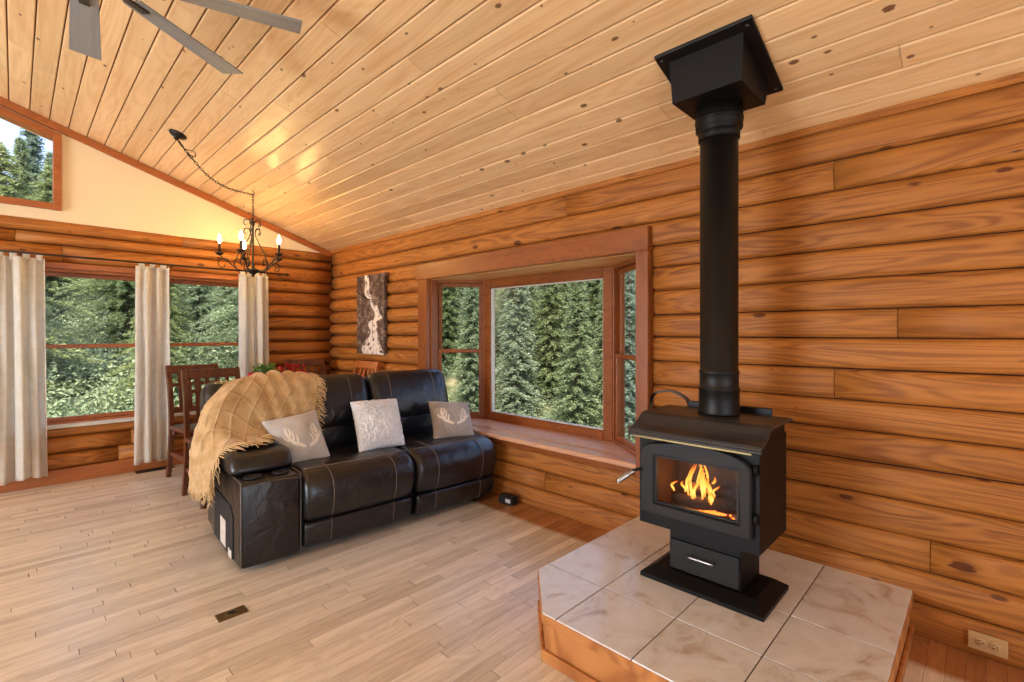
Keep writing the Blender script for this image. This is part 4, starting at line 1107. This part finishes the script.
add_prism(bm, [(-hs, sl(-hs)-.014), (hs, sl(hs)-.014), (hs, sl(hs)+.0), (-hs, sl(-hs)+.0)], 'Y', -hs, hs, .002); obj('flange', bm, M['black'], t2)
bm = bmesh.new(); hb = .158
top_ = [(x, y, sl(x)-.01) for x, y in ((-hb, -hb), (hb, -hb), (hb, hb), (-hb, hb))]; bot = [(x, y, -.145) for x, y in ((-hb*.93, -hb*.93), (hb*.93, -hb*.93), (hb*.93, hb*.93), (-hb*.93, hb*.93))]
A = [bm.verts.new(p) for p in top_]; B = [bm.verts.new(p) for p in bot]
for i in range(4): bm.faces.new((A[i], A[(i+1) % 4], B[(i+1) % 4], B[i]))
bm.faces.new(A); bm.faces.new(B[::-1]); obj('box', bm, M['stove'], t2)
for sx in (-1, 1):
    for sy in (-1, 1):
        bm = bmesh.new(); x = sx*(hs-.025); add_lathe(bm, [(.008, -.0), (.008, -.004), (.003, -.007)], 10, (x, sy*(hs-.025), sl(x)-.013)); obj('screw', bm, M['grey_metal'], t2)

# fire
fx, fy, fz = 2.15, .905, .503
for i, (p, q, rad, lab) in enumerate((((2.10, 1.02, .54), (2.17, .76, .545), .028, 'charred log lying at the front of the stove fire'), ((2.24, .99, .545), (2.20, .74, .54), .03, 'charred log lying at the back of the stove fire'), ((2.14, .97, .592), (2.22, .80, .60), .026, 'charred log resting across the two lower logs in the stove'))):
    p, q = Vector(p), Vector(q); c = (p+q)/2
    bm = bmesh.new(); add_tube(bm, [p.lerp(q, k/6)-c+Vector((0, 0, .004*math.sin(k*2))) for k in range(7)], [rad*(1+.06*math.sin(k*3)) for k in range(7)], 12)
    tag(obj('firewood_log', bm, M['charlog'], None, c), lab, 'log', 'logs burning in the stove')
bm = bmesh.new()
for k in range(70):
    p = Vector((r.uniform(2.06, 2.26), r.uniform(.74, 1.02), .507)); bmesh.ops.create_icosphere(bm, subdivisions=1, radius=r.uniform(.005, .011), matrix=Matrix.Translation(p-Vector((2.15, .88, .503))))
tag(obj('embers', bm, M['ember'], None, (2.15, .88, .503)), 'glowing orange embers under the burning logs', 'embers', kind='stuff')
fl_ = thing('fire', 'orange flames rising from the logs behind the stove glass', 'fire', (2.15, .9, .55))
for k in range(24):
    c = Vector((r.uniform(-.05, .05), r.gauss(.015, .042), r.uniform(0, .03))); hgt = max(.05, r.uniform(.09, .19)*math.exp(-((c.y-.02)/.085)**2)); w = r.uniform(.006, .0115)
    ph = r.uniform(0, 6); pts = [c+Vector((.012*math.sin(ph+s*4)*s, .018*math.sin(ph*2+s*5)*s, hgt*s)) for s in [i/9 for i in range(10)]]
    rr_ = [w*(.35+1.3*s)*(1-s)**.75+.0006 for s in [i/9 for i in range(10)]]
    bm = bmesh.new(); add_tube(bm, pts, rr_, 9); obj('flame', bm, M['flame'], fl_)
bm = bmesh.new()

# ------------------------------------------------------------------ vents and outlets
bm.free()
t = thing('floor_register', 'small brass floor register with a dark oval opening in the open floor', 'floor vent', (.70, 2.49, 0))
bm = bmesh.new(); add_box(bm, (-.062, -.036, 0), (.062, .036, .006), .002); obj('plate', bm, M['brass'], t)
bm = bmesh.new(); add_lathe(bm, [(.026, .0055), (.026, .0085), (.021, .0085), (.021, .0065)], 24); bmesh.ops.scale(bm, vec=(1, .75, 1), verts=bm.verts); obj('ring', bm, M['brass'], t)
bm = bmesh.new(); add_lathe(bm, [(.021, .006), (.021, .0068)], 24); bmesh.ops.scale(bm, vec=(1, .75, 1), verts=bm.verts); obj('opening', bm, M['bracket'], t)
t = thing('baseboard_vent', 'dark grille floor vent at the gable wall below the middle curtain', 'vent', (.93, 5.64, 0))
bm = bmesh.new(); add_box(bm, (-.15, -.045, 0), (.15, .045, .006), .002); obj('plate', bm, M['bronze'], t)
bm = bmesh.new()
for k in range(14): add_box(bm, (-.135+k*.02, -.035, .004), (-.127+k*.02, .035, .009))
obj('louvers', bm, M['bracket'], t)
def outlet(y, z, xf, label, m):
    t = thing('wall_outlet', label, 'outlet', (xf, y, z))
    bm = bmesh.new(); add_box(bm, (-.007, -.057, -.035), (0, .057, .035), .003, 2); obj('cover_plate', bm, m, t)
    for s in (-.02, .02):
        bm = bmesh.new(); add_lathe(bm, [(.0165, -.0065), (.0165, -.0095), (.0155, -.0105), (.001, -.0105)], 20, (0, s, 0), 'X'); so = obj('socket', bm, m, t)
        bm = bmesh.new()
        for dy, dz, w_, h_2 in ((.004, .006, .0045, .0012), (.004, -.006, .0045, .0012), (-.007, 0, .002, .002)): add_box(bm, (-.0112, s+dy-w_, dz-h_2), (-.0104, s+dy+w_, dz+h_2))
        obj('slots', bm, M['bracket'], so)
outlet(-.012, .068, XW-.026, 'ivory duplex outlet low on the log wall right of the hearth', M['outlet'])
t = thing('power_adapter', 'black power box with a white label on the floor beside the sofa', 'adapter', (2.628, 2.60, 0))
bm = bmesh.new(); add_box(bm, (-.035, -.07, 0), (.035, .07, .062), .008, 2); obj('case', bm, M['bracket'], t)
bm = bmesh.new(); add_box(bm, (-.0365, -.055, .018), (-.0345, -.005, .046)); obj('label_sticker', bm, M['label'], t)

# ------------------------------------------------------------------ outdoors
def hill_z(x, y):
    ang = math.degrees(math.atan2(y, x)); rr_ = math.hypot(x, y)
    k = min(max((ang-54)/18, 0), 1); k = k*k*(3-2*k)
    zb_ = -4.2+.50*max(0, rr_-17); zg_ = -.55+.34*min(max(0, rr_-8.5), 7)+.12*max(0, rr_-15.5)
    return zb_*(1-k)+zg_*k + .5*noise.noise(Vector((x*.15, y*.15, 0)))
bm = bmesh.new()
def gfn(u, v):
    a = math.radians(-30+160*u); rr_ = 3.3+80*v*v
    x, y = rr_*math.cos(a), rr_*math.sin(a)
    z = hill_z(x, y)
    if rr_ < 7.5: z = min(z, -.6)
    return Vector((x, y, z))
add_grid(bm, gfn, 80, 60)
# keep the ground out from under the house
kill = [v for v in bm.verts if v.co.x < XW+.25 and v.co.y < YG+.25]
bmesh.ops.delete(bm, geom=kill, context='VERTS')
struct('hill_ground', bm, M['ground'], None, 'grassy hillside outside the windows')

def conifer_mesh(seed, H, Rb, nb, leaf, droop=.25, start=.02, kind=0):
    r = random.Random(seed); bm = bmesh.new()
    for i in range(nb):
        f = (i+.5)/nb; z = H*(start+(1-start)*f**.92); rl = Rb*(1-f)**.8*(r.uniform(.65, 1.15))+.12
        a = r.uniform(0, 2*PI)+i*2.4
        d = Vector((math.cos(a), math.sin(a), 0)); tip = d*rl+Vector((0, 0, z-rl*droop*r.uniform(.3, 1.2)+rl*.12))
        base = Vector((0, 0, z))
        n = max(3, int(rl/leaf*2.0))
        for j in range(n):
            s = (j+.6)/n; p = base.lerp(tip, s)+Vector((0, 0, rl*.12*math.sin(PI*s)))
            wdt = leaf*(1.5-.7*s)
            for q in range(5):
                sd = d.cross(Vector((0, 0, 1)))*r.choice((-1, 1))
                dr_ = (d*r.uniform(.3, 1.)+sd*r.uniform(.2, 1.)+Vector((0, 0, r.uniform(-.35, .45)))).normalized()
                sw = dr_.cross(Vector((r.gauss(0, .5), r.gauss(0, .5), 1))).normalized()
                o_ = p+Vector((r.gauss(0, .3), r.gauss(0, .3), r.gauss(0, .3)))*leaf
                l = wdt*r.uniform(.8, 1.5); w_ = wdt*r.uniform(.15, .28)
                vs_ = [bm.verts.new(o_+x_) for x_ in (sw*w_*.3, dr_*l*.55+sw*w_, dr_*l, dr_*l*.5-sw*w_)]
                bm.faces.new(vs_)
    me = bpy.data.meshes.new('foliage'); bm.to_mesh(me); bm.free()
    bt = bmesh.new(); add_tube(bt, [(0, 0, -1.2), (0, 0, H*.3), (0, 0, H*.93)], [H*.022, H*.016, .01], 7)
    mt = bpy.data.meshes.new('trunk'); bt.to_mesh(mt); bt.free(); mt.materials.append(M['bark'])
    return me, mt
KINDS = []
for sd, H, Rb, nb, lf, m_ in ((1, 10., 1.25, 560, .125, 'needle_green'), (2, 9., 1.25, 520, .125, 'needle_olive'), (3, 11., 1.2, 600, .125, 'needle_blue'), (4, 8., 1.25, 480, .125, 'needle_green')):
    me, mt = conifer_mesh(sd, H, Rb, nb, lf); me.materials.append(M[m_]); KINDS.append((me, mt))
NEAR = []
for sd, H, Rb, nb, lf, m_ in ((11, 6.2, 1.9, 330, .075, 'needle_green'), (12, 5.6, 1.9, 310, .075, 'needle_olive')):
    me, mt = conifer_mesh(sd, H, Rb, nb, lf, .35, .02); me.materials.append(M[m_]); NEAR.append((me, mt))
def tree(kind, x, y, s, rz, label, group, dz=0.):
    t = thing('conifer_tree', label, 'tree', (x, y, hill_z(x, y)+dz), rz, group); t.scale = (s, s, s*rt.uniform(.9, 1.15))
    for nm, me in (('foliage', kind[0]), ('trunk', kind[1])):
        o = bpy.data.objects.new(nm, me); C.objects.link(o); o.parent = t
    return t
rt = random.Random(21)
LB_BAY = ('conifer tree of the dense hillside forest outside the bay window', 'forest on the hillside outside the bay window')
LB_GAB = ('conifer tree on the steep bank outside the gable windows', 'trees on the bank outside the gable windows')
def plant(a0, a1, r0, r1, kinds, crown, s0, s1, lab, limit, placed, tries, power=1.):
    # dart throwing from the nearest rows outwards: crowns never grow into each other
    cand = []
    for _ in range(tries):
        a = math.radians(rt.uniform(a0, a1)); rr_ = r0+(r1-r0)*rt.uniform(0, 1)**power
        cand.append((rr_*math.cos(a), rr_*math.sin(a), rt.uniform(s0, s1)))
    n_ = 0
    for x, y, sc3 in cand:
        if n_ >= limit: break
        cr = crown*sc3
        if all((x-u)**2+(y-v)**2 > ((.84 if lab is LB_BAY else .7)*(cr+q))**2 for u, v, q in placed):
            placed.append((x, y, cr)); n_ += 1
            tree(rt.choice(kinds), x, y, sc3, rt.uniform(0, 6.3), *lab, dz=-.15)
bay, gab = [], []
plant(22, 59, 20, 29, [KINDS[i] for i in (0, 2, 1, 1, 3)], 1.42, .62, .88, LB_BAY, 200, bay, 2600, .8)
plant(20, 60, 29, 66, [KINDS[i] for i in (0, 2, 2, 3, 1)], 1.42, .62, .9, LB_BAY, 150, bay, 6000, .8)
plant(64, 100, 9.4, 16, NEAR, 2.05, .6, .82, LB_GAB, 40, gab, 1200)
plant(64, 100, 9.4, 16, NEAR, 2.05, .36, .5, LB_GAB, 30, gab, 900)
plant(63, 100, 17.5, 40, KINDS, 1.42, .48, .66, LB_GAB, 70, gab, 2500)

bm = bmesh.new(); ru = random.Random(5)
for k in range(7000):
    if k % 2: a = math.radians(ru.uniform(62, 101)); rr_ = 8.3+13*ru.uniform(0, 1)**1.3
    else: a = math.radians(ru.uniform(20, 60)); rr_ = 18.5+26*ru.uniform(0, 1)**1.2
    x, y = rr_*math.cos(a), rr_*math.sin(a); z = hill_z(x, y)
    if noise.noise(Vector((x*.45, y*.45, 2))) < -.25: continue
    h3 = ru.uniform(.15, .75); w3 = h3*.7
    for q in range(26):
        o_ = Vector((x+ru.gauss(0, w3*.5), y+ru.gauss(0, w3*.5), z-.1+h3*ru.uniform(.1, 1)))
        d = Vector((ru.gauss(0, 1), ru.gauss(0, 1), ru.gauss(.6, .6))).normalized(); s_ = d.orthogonal().normalized(); l = ru.uniform(.05, .095)*(1. if k % 2 else 1.5)
        bm.faces.new([bm.verts.new(o_+v) for v in (Vector(), d*l*.5+s_*l*.25, d*l, d*l*.5-s_*l*.25)])
tag(obj('undergrowth', bm, M['needle_green']), 'low green undergrowth covering the slope between the conifers', 'undergrowth', kind='stuff')

# ------------------------------------------------------------------ sky and lights
w = bpy.data.worlds.new('World'); sc.world = w; w.use_nodes = True; nt = w.node_tree
bg = nt.nodes['Background']
tc = N(nt, 'ShaderNodeTexCoord'); sp2 = N(nt, 'ShaderNodeSeparateXYZ'); L(nt, tc, 'Generated', sp2, 0)
rp = ramp(nt, [(0, (.8, .86, .92)), (.1, (.8, .88, 1.)), (.3, (.40, .58, .98)), (1, (.32, .5, .95))]); L(nt, sp2, 2, rp, 'Fac'); L(nt, rp, 'Color', bg, 'Color')
bg.inputs['Strength'].default_value = 1.9

def area(name, loc, target, sx, sy, power, col):
    l = bpy.data.lights.new(name, 'AREA'); l.shape = 'RECTANGLE'; l.size = sx; l.size_y = sy; l.energy = power; l.color = col
    o = bpy.data.objects.new(name, l); C.objects.link(o); o.location = loc
    o.rotation_euler = (Vector(target)-Vector(loc)).to_track_quat('-Z', 'Z').to_euler(); return o
area('added_fill_back', (-1.0, YB-.05, 1.25), (-1.0, 3, 1.35), 5.0, 1.9, 40, (.75, .87, 1))  # added fill lamp in the unseen back opening
area('added_fill_left', (XL-.05, 3.3, 1.25), (3, 3.3, 2.6), 3.5, 1.7, 360, (.75, .87, 1))  # added main fill lamp, unseen, tilted up towards the ceiling
def point(loc, power, col, rad):
    l = bpy.data.lights.new('lamp', 'POINT'); l.energy = power; l.color = col; l.shadow_soft_size = rad
    o = bpy.data.objects.new('lamp', l); C.objects.link(o); o.location = loc
point((2.12, .92, .64), 1.2, (1, .42, .12), .04)
s = bpy.data.lights.new('sun', 'SUN'); s.energy = 11.; s.angle = math.radians(25); s.color = (1, .95, .84)
o = bpy.data.objects.new('sun', s); C.objects.link(o); o.rotation_euler = Vector((.5, .4, -.8)).to_track_quat('-Z', 'Y').to_euler()

# ------------------------------------------------------------------ camera
cam = bpy.data.cameras.new('camera'); co = bpy.data.objects.new('camera', cam); C.objects.link(co)
cam.sensor_width = 36.; cam.lens = 484/1024*36; cam.shift_y = -8/1024; cam.clip_start = .05; cam.clip_end = 400
co.location = (0, 0, 1.3); co.rotation_euler = (PI/2, 0, -math.atan2(497, 484))
sc.camera = co
sc.view_settings.view_transform = 'Standard'; sc.view_settings.look = 'None'; sc.view_settings.gamma = 1.; sc.view_settings.exposure = .27; sc.view_settings.use_curve_mapping = False
sc.cycles.max_bounces = 8; sc.cycles.transparent_max_bounces = 16; sc.cycles.diffuse_bounces = 5; sc.cycles.use_denoising = True
sc.cycles.caustics_reflective = False; sc.cycles.caustics_refractive = False; sc.cycles.sample_clamp_indirect = 6.
